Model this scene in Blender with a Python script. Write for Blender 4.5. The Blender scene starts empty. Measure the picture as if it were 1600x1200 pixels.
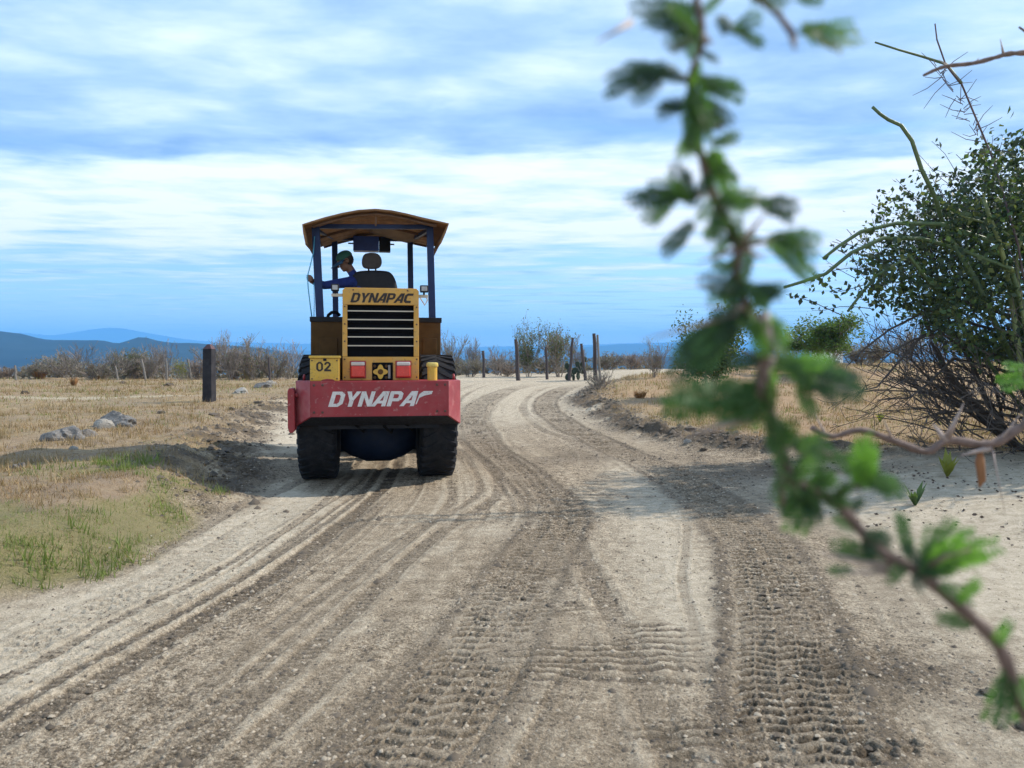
import bpy, bmesh, math, random
import numpy as np
from mathutils import Vector, Matrix, Quaternion
R = math.radians
scene = bpy.context.scene
COL = scene.collection

# ---------------------------------------------------------------- camera
F = 1208.0            # focal length in photo pixels (photo 1600 x 1200)
CAMH = 1.52
HOR = 560.0           # horizon row
cam_d = bpy.data.cameras.new('camera')
cam_d.sensor_width = 36.0
cam_d.lens = F / 1600 * 36
cam_d.shift_y = -(600 - HOR) / 1600
cam_d.clip_start = 0.02
cam_d.clip_end = 60000
cam_d.dof.use_dof = True
cam_d.dof.focus_distance = 9.6
cam_d.dof.aperture_fstop = 4.2
cam = bpy.data.objects.new('camera', cam_d)
COL.objects.link(cam)
cam.location = (0, 0, CAMH)
cam.rotation_euler = (R(90), 0, 0)
scene.camera = cam
scene.cycles.use_denoising = True
scene.cycles.max_bounces = 8
scene.cycles.transparent_max_bounces = 8
scene.cycles.volume_bounces = 1

def at(px, py, D):
    return Vector(((px - 800) / F * D, D, CAMH - (py - HOR) / F * D))

# ---------------------------------------------------------------- light
SUN_AZ = 69.0         # degrees clockwise from straight ahead (+Y)
SUN_EL = 38.0
sd = Vector((math.sin(R(SUN_AZ)) * math.cos(R(SUN_EL)), math.cos(R(SUN_AZ)) * math.cos(R(SUN_EL)), math.sin(R(SUN_EL))))
sun_d = bpy.data.lights.new('sun', 'SUN')
sun_d.energy = 4.9
sun_d.angle = R(0.6)
sun_d.color = (1.0, 0.94, 0.84)
sun = bpy.data.objects.new('sun', sun_d)
COL.objects.link(sun)
sun.rotation_euler = (-sd).to_track_quat('-Z', 'Y').to_euler()
sun.location = (30, 10, 40)

scene.view_settings.view_transform = 'Standard'
scene.view_settings.look = 'None'
scene.view_settings.gamma = 1
scene.view_settings.exposure = 0.32
scene.view_settings.use_curve_mapping = False

# ---------------------------------------------------------------- node helper
class NT:
    def __init__(s, tree):
        s.t = tree; tree.nodes.clear()
    def n(s, typ, ins=None, **kw):
        nd = s.t.nodes.new(typ)
        for k, v in kw.items(): setattr(nd, k, v)
        if ins:
            for k, v in ins.items(): s.set(nd.inputs[k], v)
        return nd
    def set(s, sock, v):
        if isinstance(v, bpy.types.NodeSocket): s.t.links.new(v, sock)
        elif isinstance(v, bpy.types.Node): s.t.links.new(v.outputs[0], sock)
        else:
            if hasattr(sock, 'default_value'):
                try: sock.default_value = v
                except Exception:
                    sock.default_value = tuple(v) + (1,)
    def m(s, op, a, b=0.0, c=None, clamp=False):
        nd = s.n('ShaderNodeMath', operation=op, use_clamp=clamp)
        s.set(nd.inputs[0], a); s.set(nd.inputs[1], b)
        if c is not None: s.set(nd.inputs[2], c)
        return nd.outputs[0]
    def mix(s, fac, a, b, blend='MIX'):
        nd = s.n('ShaderNodeMix', data_type='RGBA', blend_type=blend)
        s.set(nd.inputs[0], fac); s.set(nd.inputs[6], a); s.set(nd.inputs[7], b)
        return nd.outputs[2]
    def noise(s, vec, scale, detail=4, rough=.55, dist=0.0, out=0):
        nd = s.n('ShaderNodeTexNoise', {'Scale': scale, 'Detail': detail, 'Roughness': rough, 'Distortion': dist})
        if vec is not None: s.set(nd.inputs['Vector'], vec)
        return nd.outputs[out]
    def ramp(s, fac, stops, interp='LINEAR'):
        nd = s.n('ShaderNodeValToRGB')
        cr = nd.color_ramp; cr.interpolation = interp
        while len(cr.elements) < len(stops): cr.elements.new(.5)
        for e, (p, c) in zip(cr.elements, stops):
            e.position = p
            e.color = (c, c, c, 1) if isinstance(c, (int, float)) else tuple(c) + (1,)
        s.set(nd.inputs[0], fac)
        return nd.outputs[0]
    def rng(s, v, a, b, c=0.0, d=1.0, smooth=False):
        nd = s.n('ShaderNodeMapRange', {'From Min': a, 'From Max': b, 'To Min': c, 'To Max': d}, clamp=True)
        if smooth: nd.interpolation_type = 'SMOOTHSTEP'
        s.set(nd.inputs['Value'], v)
        return nd.outputs[0]

# ---------------------------------------------------------------- world: clear sky plus a sheet of broken cloud
world = bpy.data.worlds.new('World')
scene.world = world
world.use_nodes = True
w = NT(world.node_tree)
sky = w.n('ShaderNodeTexSky', sky_type='NISHITA', sun_disc=False, sun_elevation=R(SUN_EL), sun_rotation=R(SUN_AZ),
          air_density=1.0, dust_density=0.2, ozone_density=4.0)
tint = w.mix(1.0, sky.outputs[0], (1.10, 1.12, 1.15), 'MULTIPLY')
bg_sky = w.n('ShaderNodeBackground', {'Color': tint, 'Strength': 0.15})
geo = w.n('ShaderNodeTexCoord')
sep = w.n('ShaderNodeSeparateXYZ', {0: geo.outputs['Generated']})
zz = w.m('MAXIMUM', sep.outputs[2], 0.012)
u = w.m('DIVIDE', sep.outputs[0], zz)
v = w.m('DIVIDE', sep.outputs[1], zz)
uv = w.n('ShaderNodeCombineXYZ', {0: w.m('MULTIPLY', u, 0.42), 1: v, 2: 3.7})
n_big = w.noise(uv, 0.55, 3, .5)
n_mid = w.noise(uv, 1.6, 8, .56, .15)
uv2 = w.n('ShaderNodeCombineXYZ', {0: w.m('MULTIPLY', u, 0.74), 1: v, 2: 9.1})
n_sh = w.noise(uv2, 2.3, 8, .54, .15)
n_lg = w.noise(uv2, .8, 3, .5, .2)
# the sheet of cloud thins out far away; cloud streets run across the view
vw = w.m('ADD', w.m('ABSOLUTE', v), w.m('ADD', w.m('MULTIPLY', w.m('SUBTRACT', n_big, .5), 1.6), w.m('MULTIPLY', w.m('SUBTRACT', n_sh, .5), .5)))
vq = w.m('DIVIDE', vw, 14.0)
street = w.ramp(vq, [(0.0, .75), (.24, .75), (.275, .86), (.40, .86), (.47, .68), (.56, .54), (.75, .50), (1.0, .46)])
dens = w.m('ADD', street, w.m('MULTIPLY', w.m('SUBTRACT', n_mid, .5), 1.2))
cover = w.rng(dens, .36, .72, 0, 1, True)
white = w.ramp(vq, [(0.0, .38), (.14, .44), (.19, .38), (.245, .24), (.268, .42), (.285, .80), (.43, 1.0), (.52, .7), (1.0, .6)])
wh = w.m('ADD', w.m('ADD', white, w.m('MULTIPLY', w.m('SUBTRACT', n_sh, .5), 1.55)), w.m('MULTIPLY', w.m('SUBTRACT', n_lg, .5), .8), clamp=True)
ccol = w.ramp(wh, [(0.0, (.25, .41, .68)), (.35, (.42, .60, .85)), (.65, (.68, .82, .96)), (1.0, (.96, .98, 1.0))])
bg_cl = w.n('ShaderNodeBackground', {'Color': ccol, 'Strength': 1.1})
mixw = w.n('ShaderNodeMixShader', {0: cover, 1: bg_sky.outputs[0], 2: bg_cl.outputs[0]})
w.n('ShaderNodeOutputWorld', {0: mixw.outputs[0]})

# ---------------------------------------------------------------- object helpers
def tag(o, label=None, cat=None, group=None, kind=None):
    if label: o['label'] = label
    if cat: o['category'] = cat
    if group: o['group'] = group
    if kind: o['kind'] = kind
    return o
def empty(name, loc=(0, 0, 0), rz=0.0):
    o = bpy.data.objects.new(name, None); COL.objects.link(o)
    o.location = loc; o.rotation_euler = (0, 0, rz); o.empty_display_size = .2
    return o
def link(name, me, parent=None):
    o = bpy.data.objects.new(name, me); COL.objects.link(o)
    if parent: o.parent = parent
    return o
def np_mesh(name, V, Fc, mat=None, smooth=False):
    """V (n,3) array, Fc (m,k) int array with k constant"""
    V = np.asarray(V, dtype=np.float32); Fc = np.asarray(Fc, dtype=np.int32)
    me = bpy.data.meshes.new(name)
    me.vertices.add(len(V)); me.vertices.foreach_set('co', V.ravel())
    k = Fc.shape[1]
    me.loops.add(Fc.size); me.loops.foreach_set('vertex_index', Fc.ravel())
    me.polygons.add(len(Fc)); me.polygons.foreach_set('loop_start', np.arange(len(Fc), dtype=np.int32) * k)
    me.update(calc_edges=True)
    if smooth: me.polygons.foreach_set('use_smooth', np.ones(len(Fc), dtype=bool))
    if mat: me.materials.append(mat)
    return me

class MB:
    """collects shapes into one mesh"""
    def __init__(s): s.v = []; s.f = []
    def add(s, vs, fs):
        b = len(s.v); s.v += [tuple(x) for x in vs]; s.f += [tuple(i + b for i in f) for f in fs]
        return s
    def box(s, lo, hi, M=None):
        x0, y0, z0 = lo; x1, y1, z1 = hi
        vs = [Vector(p) for p in ((x0,y0,z0),(x1,y0,z0),(x1,y1,z0),(x0,y1,z0),(x0,y0,z1),(x1,y0,z1),(x1,y1,z1),(x0,y1,z1))]
        if M: vs = [M @ p for p in vs]
        return s.add(vs, [(3,2,1,0),(4,5,6,7),(0,1,5,4),(1,2,6,5),(2,3,7,6),(3,0,4,7)])
    def tube(s, pts, radii, n=6, cap=True):
        pts = [Vector(p) for p in pts]
        if not hasattr(radii, '__len__'): radii = [radii] * len(pts)
        rings = []; prev = None
        for i, p in enumerate(pts):
            t = (pts[min(i + 1, len(pts) - 1)] - pts[max(i - 1, 0)])
            if t.length < 1e-9: t = Vector((0, 0, 1))
            t.normalize()
            if prev is None:
                a = Vector((0, 0, 1)) if abs(t.z) < .9 else Vector((1, 0, 0))
                nx = t.cross(a).normalized()
            else:
                nx = (prev - t * prev.dot(t))
                if nx.length < 1e-6: nx = t.orthogonal()
                nx.normalize()
            prev = nx; ny = t.cross(nx)
            rings.append([p + (nx * math.cos(2*math.pi*k/n) + ny * math.sin(2*math.pi*k/n)) * radii[i] for k in range(n)])
        vs = [q for r in rings for q in r]; fs = []
        for i in range(len(pts) - 1):
            for k in range(n):
                k2 = (k + 1) % n
                fs.append((i*n + k, i*n + k2, (i+1)*n + k2, (i+1)*n + k))
        if cap:
            fs.append(tuple(range(n - 1, -1, -1))); fs.append(tuple((len(pts)-1)*n + k for k in range(n)))
        return s.add(vs, fs)
    def prism(s, poly, lo, hi, axis='y'):
        """poly of 2-D points extruded along an axis"""
        def P(a, b, c):
            return {'y': (a, c, b), 'x': (c, a, b), 'z': (a, b, c)}[axis]
        n = len(poly)
        vs = [P(a, b, lo) for a, b in poly] + [P(a, b, hi) for a, b in poly]
        fs = [tuple(range(n)), tuple(range(2*n - 1, n - 1, -1))]
        for i in range(n):
            j = (i + 1) % n
            fs.append((i, i + n, j + n, j))
        return s.add(vs, fs)
    def lathe(s, prof, n=32, axis='x', c=(0, 0, 0)):
        """prof: (along, radius) pairs, closed loop when first==last"""
        vs = []; fs = []
        for a, r in prof:
            for k in range(n):
                t = 2 * math.pi * k / n
                if axis == 'x': p = (a, r*math.cos(t), r*math.sin(t))
                elif axis == 'z': p = (r*math.cos(t), r*math.sin(t), a)
                else: p = (r*math.cos(t), a, r*math.sin(t))
                vs.append((p[0]+c[0], p[1]+c[1], p[2]+c[2]))
        for i in range(len(prof) - 1):
            for k in range(n):
                k2 = (k + 1) % n
                fs.append((i*n+k, i*n+k2, (i+1)*n+k2, (i+1)*n+k))
        return s.add(vs, fs)
    def mesh(s, name, mat, smooth=False):
        me = bpy.data.meshes.new(name); me.from_pydata(s.v, [], s.f)
        bm = bmesh.new(); bm.from_mesh(me)
        bmesh.ops.recalc_face_normals(bm, faces=bm.faces); bm.to_mesh(me); bm.free()
        if smooth:
            for p in me.polygons: p.use_smooth = True
        if mat: me.materials.append(mat)
        return me
    def build(s, name, mat, parent=None, smooth=False, bevel=0.0, auto=None, seg=2):
        o = link(name, s.mesh(name, mat, smooth), parent)
        if bevel:
            b = o.modifiers.new('bevel', 'BEVEL'); b.width = bevel; b.segments = seg; b.limit_method = 'ANGLE'; b.angle_limit = R(35)
        if auto is not None:
            o.data.set_sharp_from_angle(angle=R(auto))
        return o

def shear(pts, k): return [(x + k*y, y) for x, y in pts]

# ---------------------------------------------------------------- materials
MATS = {}
def mat(name, col, rough=.6, metal=0.0, var=.25, vscale=6.0, bump=.0, bscale=60.0, dirt=0.0, dirtcol=(.30, .25, .19), spec=.5, trans=0.0, chips=0.0, chipcol=(.10, .06, .04), stretch=(1, 1, 1)):
    if name in MATS: return MATS[name]
    m = bpy.data.materials.new(name); m.use_nodes = True
    t = NT(m.node_tree)
    tc = t.n('ShaderNodeTexCoord').outputs['Object']
    mp = t.n('ShaderNodeMapping', {'Scale': stretch, 0: tc}).outputs[0]
    n1 = t.noise(mp, vscale, 6, .6)
    c = t.mix(t.rng(n1, .3, .7), [x*(1-var) for x in col], [min(1, x*(1+var)) for x in col])
    n2 = t.noise(mp, vscale*4.3, 5, .65)
    if dirt:
        f = t.m('MULTIPLY', t.rng(t.m('ADD', n2, t.m('MULTIPLY', t.m('SUBTRACT', n1, .5), .8)), .42, .72), dirt)
        c = t.mix(f, c, dirtcol)
    if chips:
        n3 = t.noise(mp, vscale*9, 4, .6)
        c = t.mix(t.m('MULTIPLY', t.rng(n3, .62, .66), chips), c, chipcol)
    r = t.rng(n2, .3, .7, max(.05, rough-.12), min(1, rough+.15))
    p = t.n('ShaderNodeBsdfPrincipled', {'Base Color': c, 'Roughness': r, 'Metallic': metal})
    p.inputs['Specular IOR Level'].default_value = spec
    if bump:
        b = t.n('ShaderNodeBump', {'Strength': bump, 'Distance': .01, 'Height': t.noise(mp, bscale, 5, .65)})
        t.set(p.inputs['Normal'], b.outputs[0])
    out = p.outputs[0]
    if trans:
        tr = t.n('ShaderNodeBsdfTranslucent', {'Color': t.mix(.5, c, (min(1, col[0]*2.0), min(1, col[1]*1.9), col[2]*.8))})
        out = t.n('ShaderNodeMixShader', {0: trans, 1: out, 2: tr.outputs[0]}).outputs[0]
    t.n('ShaderNodeOutputMaterial', {0: out})
    MATS[name] = m
    return m

# ---------------------------------------------------------------- noise in numpy
_TAB = np.random.RandomState(12).rand(40, 256*256).astype(np.float32)
def vnoise(x, y, seed=0):
    x = np.asarray(x, np.float32); y = np.asarray(y, np.float32)
    T = _TAB[seed % 40]
    fx0 = np.floor(x); fy0 = np.floor(y); fx = x-fx0; fy = y-fy0
    ix = fx0.astype(np.int32) + seed*13; iy = (fy0.astype(np.int32) + seed*29)
    fx = fx*fx*(3-2*fx); fy = fy*fy*(3-2*fy)
    x0 = ix & 255; x1 = (ix+1) & 255; y0 = (iy & 255) << 8; y1 = ((iy+1) & 255) << 8
    a = T[x0+y0]; b = T[x1+y0]; c = T[x0+y1]; d = T[x1+y1]
    a = a+(b-a)*fx; c = c+(d-c)*fx
    return a+(c-a)*fy
def fbm(x, y, seed=0, oct=4, gain=.5):
    s = 0; a = 1; t = 0
    for i in range(oct):
        s = s + a*vnoise(x*2**i + 17.3*i, y*2**i - 9.1*i, seed+i*31); t += a; a *= gain
    return s/t
def sst(a, b, x):
    t = np.clip((x-a)/(b-a), 0, 1); return t*t*(3-2*t)
def smooth_interp(y, pts):
    ys = np.array([p[0] for p in pts], float); xs = np.array([p[1] for p in pts], float)
    # Catmull-Rom style tangents (non uniform)
    m = np.gradient(xs, ys)
    y = np.clip(y, ys[0], ys[-1])
    i = np.clip(np.searchsorted(ys, y) - 1, 0, len(ys)-2)
    h = ys[i+1]-ys[i]; t = (y-ys[i])/h
    h00 = 2*t**3-3*t**2+1; h10 = t**3-2*t**2+t; h01 = -2*t**3+3*t**2; h11 = t**3-t**2
    return h00*xs[i]+h10*h*m[i]+h01*xs[i+1]+h11*h*m[i+1]
# ================================================================ GROUND
LEFT = [(-60, -3.3), (2, -3.2), (4.6, -3.05), (6.8, -2.8), (8.2, -2.95), (9.6, -3.5), (11.5, -4.1), (15, -5.0), (19, -6.0), (23, -6.3), (30, -5.0), (38, -3.0), (60, 0)]
RIGHT = [(-60, 60), (8.5, 60), (10.0, 26), (11.0, 5.6), (12, 3.9), (13, 3.3), (15.3, 2.55), (20, 2.05), (24, 2.1), (28, 2.8), (33, 4.6), (38, 9), (43, 20), (60, 60)]
def left_edge(y): return smooth_interp(y, LEFT)
def right_edge(y): return np.interp(y, [p[0] for p in RIGHT], [p[1] for p in RIGHT])

# tracks: (points (y, x)), width, kind, depth, darkness
T_RIGHT = [(-9, 0), (2, .92), (3.1, 1.15), (4.7, 1.62), (7, 2.08), (9.7, 2.08), (13.1, 1.74), (17, 1.25), (21.6, .95), (26, 1.4), (30, 2.6), (34, 5.2)]
T_MID = [(-9, -1.8), (2, -.72), (3.2, -.34), (5.7, .14), (7.6, .46), (9.7, .22), (14, -.50), (19, -.95), (23, -.9), (28, .0), (31, 1.0), (34, 2.8)]
TRACKS = [
    (T_RIGHT, .52, 'lug', .028, 1.0),
    (T_MID, .46, 'lug', .017, .85),
    ([(-9, -2.9), (3.06, -2.04), (4.37, -1.82), (7.65, -1.53), (9.4, -1.52), (14, -2.0)], .15, 'rib', .022, .95),
    ([(-9, -3.2), (3.25, -2.18), (4.6, -1.98), (7.8, -1.68), (9.6, -1.72), (14, -2.2)], .09, 'rib', .014, .8),
    ([(-9, -3.4), (3.6, -2.42), (5.5, -2.15), (8.0, -1.98), (9.66, -2.1), (14, -2.5)], .09, 'rib', .012, .7),
    ([(-9, -3.6), (3.9, -2.62), (5.7, -2.36), (8.0, -2.2), (9.66, -2.3), (14, -2.6)], .26, 'lug', .008, .35),
    ([(-9, -2.3), (3.2, -1.46), (6.1, -1.02), (8, -.66), (9.7, -.8), (14, -1.4)], .10, 'rib', .008, .5),
    ([(-9, -2.1), (3.1, -1.2), (6.8, -.60), (8.7, -.16), (10.8, -.34), (14, -.9), (20, -1.5), (30, -.7), (33, .6)], .14, 'rib', .012, .6),
    ([(-9, -2.2), (3.1, -1.32), (6.8, -.80), (8.7, -.40), (10.8, -.56), (14, -1.1), (20, -1.8), (30, -1.2), (33, 0)], .09, 'rib', .008, .5),
    ([(-9, .6), (10.5, .15), (12.5, -.12), (15, -.30), (19, -.60), (24, -.4), (30, 1.0), (34, 3.6)], .16, 'rib', .012, .55),
    ([(11, 1.15), (13, 1.2), (17, .55), (22, .3), (26, .7), (30, 1.8), (34, 4.4)], .20, 'rib', .012, .5),
    ([(-9, .2), (5, 1.12), (8, 1.72), (11, 1.5), (15, 1.05), (20, .45), (24, .45), (30, 1.6), (34, 4.0)], .07, 'rib', .006, .35),
    ([(-9, -2.7), (3, -1.85), (6, -1.35), (9.4, -1.15), (13, -1.5)], .05, 'rib', .005, .35),
]
def height(x, y, masks=False):
    x = np.asarray(x, float); y = np.asarray(y, float)
    le = left_edge(y) + (fbm(x*.0+y*.9, y*.35, 3, 3)-.5)*.5*np.clip(y/6, 0, 1.3)
    re = right_edge(y) + (fbm(y*.8, x*.15, 5, 3)-.5)*.7 - 0
    yb = y + (fbm(x*.7, y*.7, 7, 3)-.5)*2.2*sst(3, 6, x)
    re = np.where(y < 13, right_edge(yb), re)
    sl = le - x                       # >0 on the left verge
    sr = x - re                       # >0 on the right verge
    base = .64*sst(14, 38, y)
    fall = np.where(y > 44, -(y-44)*.055*sst(44, 62, y), 0)
    fall = np.maximum(fall, -24)
    z = base.copy()
    lz = .33 + .10*(fbm(x*.25, y*.25, 11, 3)-.5)*2
    wl = sst(0, 1.1, sl)
    z = z*(1-wl) + lz*wl
    right_gain = (.22*sst(0, 1.2, sr) + .42*sst(20, 44, y)*sst(0, 4, sr))
    dusty = .24*sst(2.6, 6.5, x)*sst(2, 9, y)*(1-sst(0, 1.2, sr))
    z = z + right_gain + dusty
    z = z + fall
    near = 1 - sst(40, 70, y)
    # broad unevenness
    z = z + near*(.05*(fbm(x*.55, y*.55, 21, 4)-.5) * (1 + 1.2*wl + 1.2*sst(0, 1, sr)))
    road = (1-wl)*(1-sst(0, .6, sr))
    rough = fbm(x*5.5, y*5.5, 31, 4, .6)-.5
    # graded spoil banks along both edges
    bl = np.exp(-((sl-.30)/(.45+.35*sst(8, 9.5, y)*(1-sst(12, 15, y))))**2) * sst(6.6, 8.6, y)*(1-sst(19, 28, y))
    clod = np.clip(fbm(x*3.1, y*3.1, 41, 4, .62), 0, 1)
    z = z + bl*(.05 + .26*(clod-.35))
    br = np.exp(-((sr-.25)/.5)**2) * sst(10.6, 12, y)*(1-sst(26, 34, y))
    z = z + br*(.10 + .34*(clod-.35))
    # rough verges
    vg = np.maximum(wl, sst(0, .6, sr))*near
    z = z + vg*(.055*(fbm(x*2.4, y*2.4, 51, 4, .6)-.5) + .02*rough)
    rr = fbm(x*.9, y*.5, 61, 3)
    micro = (fbm(x*26, y*26, 71, 3, .6)-.5)
    grav = road*(.35+.9*sst(.35, .7, rr))*(1-.6*sst(1.9, 3.4, x))
    grav = grav * (1 - .55*np.exp(-((x-1.25)/.45)**2)*sst(4, 6, y)*(1-sst(11, 14, y)))
    z = z + near*grav*(.017*micro + .012*rough)
    dark = np.zeros_like(x); dust = np.zeros_like(x)
    k_near = 1-sst(26, 33, y)
    # long streaks that follow the wheel paths
    yg = np.linspace(-10, 36, 2000)
    Lc = np.interp(y, yg, smooth_interp(yg, TRACKS[2][0]+[(18, -2.1), (24, -2.2), (30, -1.6), (34, -.4)])); Mc = np.interp(y, yg, smooth_interp(yg, T_MID)); Rc = np.interp(y, yg, smooth_interp(yg, T_RIGHT))
    tq = np.where(x < Mc, (x-Lc)/(Mc-Lc), 1+(x-Mc)/(Rc-Mc))
    st1 = fbm(tq*13+40, y*.10+5, 201, 3, .6); st2 = fbm(tq*34+80, y*.16, 203, 2)
    env = road*(1-sst(27, 34, y))*sst(-1.0, -.5, tq)*(1-sst(2.3, 3.2, tq))*(.25+.75*sst(.30, .55, fbm(x*.5, y*.4, 205, 3)))*(1-.75*np.exp(-((tq-1.55)/.22)**2)*sst(3, 4.5, y))
    sd_ = sst(.50, .64, .62*st1+.38*st2)
    env = env*(1-.6*sst(1.15, 1.4, tq)); dark = np.maximum(dark, env*sd_*.52); z = z - env*.010*(sd_-.3)
    dust = np.maximum(dust, env*(1-sst(.36, .46, .62*st1+.38*st2))*.45)
    zf = z.ravel(); df = dark.ravel(); uf = dust.ravel(); xf = x.ravel(); yf = y.ravel(); slf = sl.ravel(); clf = clod.ravel(); knf = k_near.ravel()
    for i, (pts, wd, kind, dep, dk) in enumerate(TRACKS):
        cc = np.interp(yf, np.linspace(-10, 36, 2000), smooth_interp(np.linspace(-10, 36, 2000), pts))
        sel = np.nonzero((np.abs(xf-cc) < wd*4) & (yf < pts[-1][0]) & (yf > pts[0][0]) & (yf < 34))[0]
        if len(sel) == 0: continue
        xs = xf[sel]; ys = yf[sel]; cs = cc[sel]; kn = knf[sel]; cl = clf[sel]
        slope = (smooth_interp(ys+.05, pts)-smooth_interp(ys, pts))/.05
        co = 1/np.sqrt(1+slope**2)
        wob = (fbm(ys*1.3, ys*0+i*7.7, 80+i, 3)-.5)*.07
        d = (xs-cs-wob)*co
        a = np.abs(d)/(wd/2)
        edge = (fbm(xs*9, ys*9, 95+i, 3)-.5)*.35
        patch = fbm(xs*.9+i*3, ys*.6, 90+i, 4)
        fade = (.80+.20*sst(.34, .56, patch)) if dk > .6 else (.45+.55*sst(.34, .56, patch))
        ins = (1-sst(.80, 1.05, a+edge))*kn*fade*(1-sst(.1, 1.0, slf[sel]))
        s = ys/co
        if kind == 'lug':
            nl = 5
            q = (d/wd+.5)*nl
            cell = np.floor(q)
            ph = s/.088 + .40*np.abs((q*.5-np.floor(q*.5))*2-1) + (fbm(xs*2.4, ys*2.4, 100+i, 4, .6)-.5)*1.1
            fr = ph-np.floor(ph)
            lug = sst(.36, .46, fr)*(1-sst(.90, 1.0, fr))
            gap = 1.0
            wear = sst(.36, .54, fbm(xs*4, ys*4, 110+i, 4, .6))
            lug = 1-(1-lug)*(.25+.75*wear)*sst(.03, .10, np.minimum(q-cell, 1-(q-cell)))
            zf[sel] += ins*dep*(lug-.85)
            rim = np.exp(-((a-1.25)/.18)**2)*kn*fade
            zf[sel] += rim*dep*(.15+1.2*(cl-.4))
            df[sel] = np.maximum(df[sel], ins*dk*(.40+.60*(1-lug)))  # dark track soil, plus groove shadow painted between the lugs
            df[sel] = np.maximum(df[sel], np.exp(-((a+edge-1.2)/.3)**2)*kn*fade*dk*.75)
        else:
            ph = s/.06 + (fbm(xs*3, ys*3, 100+i, 3)-.5)*1.2
            fr = ph-np.floor(ph)
            lug = sst(.25, .5, fr)*(1-sst(.8, 1.0, fr))
            zf[sel] += ins*dep*(-.7+.35*lug)
            rim = np.exp(-((a-1.6)/.35)**2)*kn*fade
            zf[sel] += rim*dep*.45
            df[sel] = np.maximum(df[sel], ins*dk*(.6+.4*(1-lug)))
            uf[sel] = np.maximum(uf[sel], rim*.6*dk)
    z = zf.reshape(x.shape); dark = df.reshape(x.shape); dust = uf.reshape(x.shape)
    # a chain-like tread crossing at the lower right
    yc = 3.02 + .17*(x-1.34) + .03*np.sin(x*3)
    d = (y-yc)/.075
    ins = (1-sst(.8, 1.1, np.abs(d)))*sst(1.25, 1.4, x)
    ph = x/.085 + .5*(d > 0) + (fbm(x*4, y*4, 125, 3)-.5)*1.3; fr = ph-np.floor(ph)
    lug = sst(.2, .4, fr)*(1-sst(.7, .95, fr))
    ins = ins*sst(.30, .5, fbm(x*3, y*3, 127, 3))
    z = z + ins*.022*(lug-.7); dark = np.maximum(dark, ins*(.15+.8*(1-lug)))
    # cross ripples left by the drum and the grader
    rp = np.exp(-((x-.42)/.62)**4)*sst(2.2, 2.7, y)*(1-sst(4.2, 5.6, y))
    rpn = sst(.40, .62, fbm(x*1.1, y*2.6, 131, 3))
    ph = y/.085 + (fbm(x*2.0, y*2.6, 133, 4)-.5)*3.2; fr = ph-np.floor(ph)
    lug = sst(.2, .5, fr)*(1-sst(.75, 1, fr))
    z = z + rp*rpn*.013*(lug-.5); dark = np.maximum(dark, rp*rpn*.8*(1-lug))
    rp2 = np.exp(-((x-1.0)/.75)**4)*sst(4.5, 6, y)*(1-sst(12, 15, y))
    rpn2 = sst(.52, .68, fbm(x*.9, y*2.2, 141, 4))
    dark = np.maximum(dark, rp2*rpn2*.55)
    # hollow of broken soil at the lower right
    hol = np.exp(-(((x-1.75)/.55)**2+((y-3.75)/.35)**2))
    z = z + hol*.05*(clod-.5)*2; dark = np.maximum(dark, hol*sst(.45, .6, clod)*.8)
    if not masks: return z
    # --- soil masks
    dark = np.maximum(dark, np.clip(bl*1.5*sst(.25, .55, fbm(x*1.6, y*1.6, 151, 3)), 0, 1)*.95)
    dark = np.maximum(dark, np.clip(br*1.5*sst(.20, .50, fbm(x*1.4, y*1.4, 153, 3)), 0, 1)*.95)
    # darker disturbed soil at the right turn-off
    tr = np.exp(-(((x-3.6)/1.9)**2+((y-10.4)/1.2)**2))*sst(.30, .6, fbm(x*1.1, y*2.2, 155, 4))
    dark = np.maximum(dark, tr*.8)
    md = sst(.50, .68, fbm(x*.8, y*.42, 157, 4))*road*sst(9.5, 12, y)*(1-sst(18, 26, y))
    dark = np.maximum(dark, md*.5)
    # pale dust
    strip = 1.15*np.exp(-((sl+.55)/.50)**2)*(1-sst(8.5, 10.5, y))
    side = sst(10.4, 11.6, y)*(1-sst(25, 32, y))*sst(.15, .7, -sl)*sst(-3.0, -3.5, x) if False else sst(10.2, 11.6, y)*(1-sst(25, 32, y))*sst(.1, .6, -sl)*(1-sst(-3.6, -2.8, x))
    cen = np.exp(-((x-.6-.1*y)/.42)**2)*sst(3.0, 4.5, y)*(1-sst(10, 13, y))
    rt = sst(2.5, 3.2, x)*(1-sst(9.5, 11, y))*.8 + sst(1.7, 2.4, x)*(1-sst(4.5, 6.5, y))*.45
    spots = sst(.62, .72, fbm(x*1.2+3, y*.7, 163, 4))*road*.4
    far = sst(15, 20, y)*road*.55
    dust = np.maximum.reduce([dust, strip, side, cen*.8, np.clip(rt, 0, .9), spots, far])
    dust = dust*(1-np.clip(dark, 0, 1)*.7)
    gn = fbm(x*1.3, y*1.3, 171, 4)
    grass = np.maximum(sst(-.05, .55, sl+(gn-.5)*.9), sst(.1, .8, sr+(gn-.5)*1.0))
    grass = grass*(1-.8*np.clip(np.maximum(bl, br)*1.3, 0, 1)*sst(.35, .6, clod))
    green = grass*sst(.36, .55, fbm(x*.7, y*.7, 181, 4))*(1.5*np.exp(-(((x+3.4)/1.2)**2+((y-6.4)/1.8)**2)) + .22)
    # bare worn path through the left field
    pth = np.exp(-((y-23.5-.12*(x+14)-1.2*(fbm(x*.2, x*0, 5, 2)-.5))/.9)**2)*(1-sst(-11, -8, x))*sst(-40, -30, x)
    dust = np.maximum(dust, pth*.8); grass = grass*(1-.7*pth)
    redd = sst(0, 2, sr)
    field = sst(60, 120, y)
    speck = np.clip(road*(.4+.8*sst(.35, .65, rr)), 0, 1)*(1-.6*np.clip(dust, 0, 1))
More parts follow.
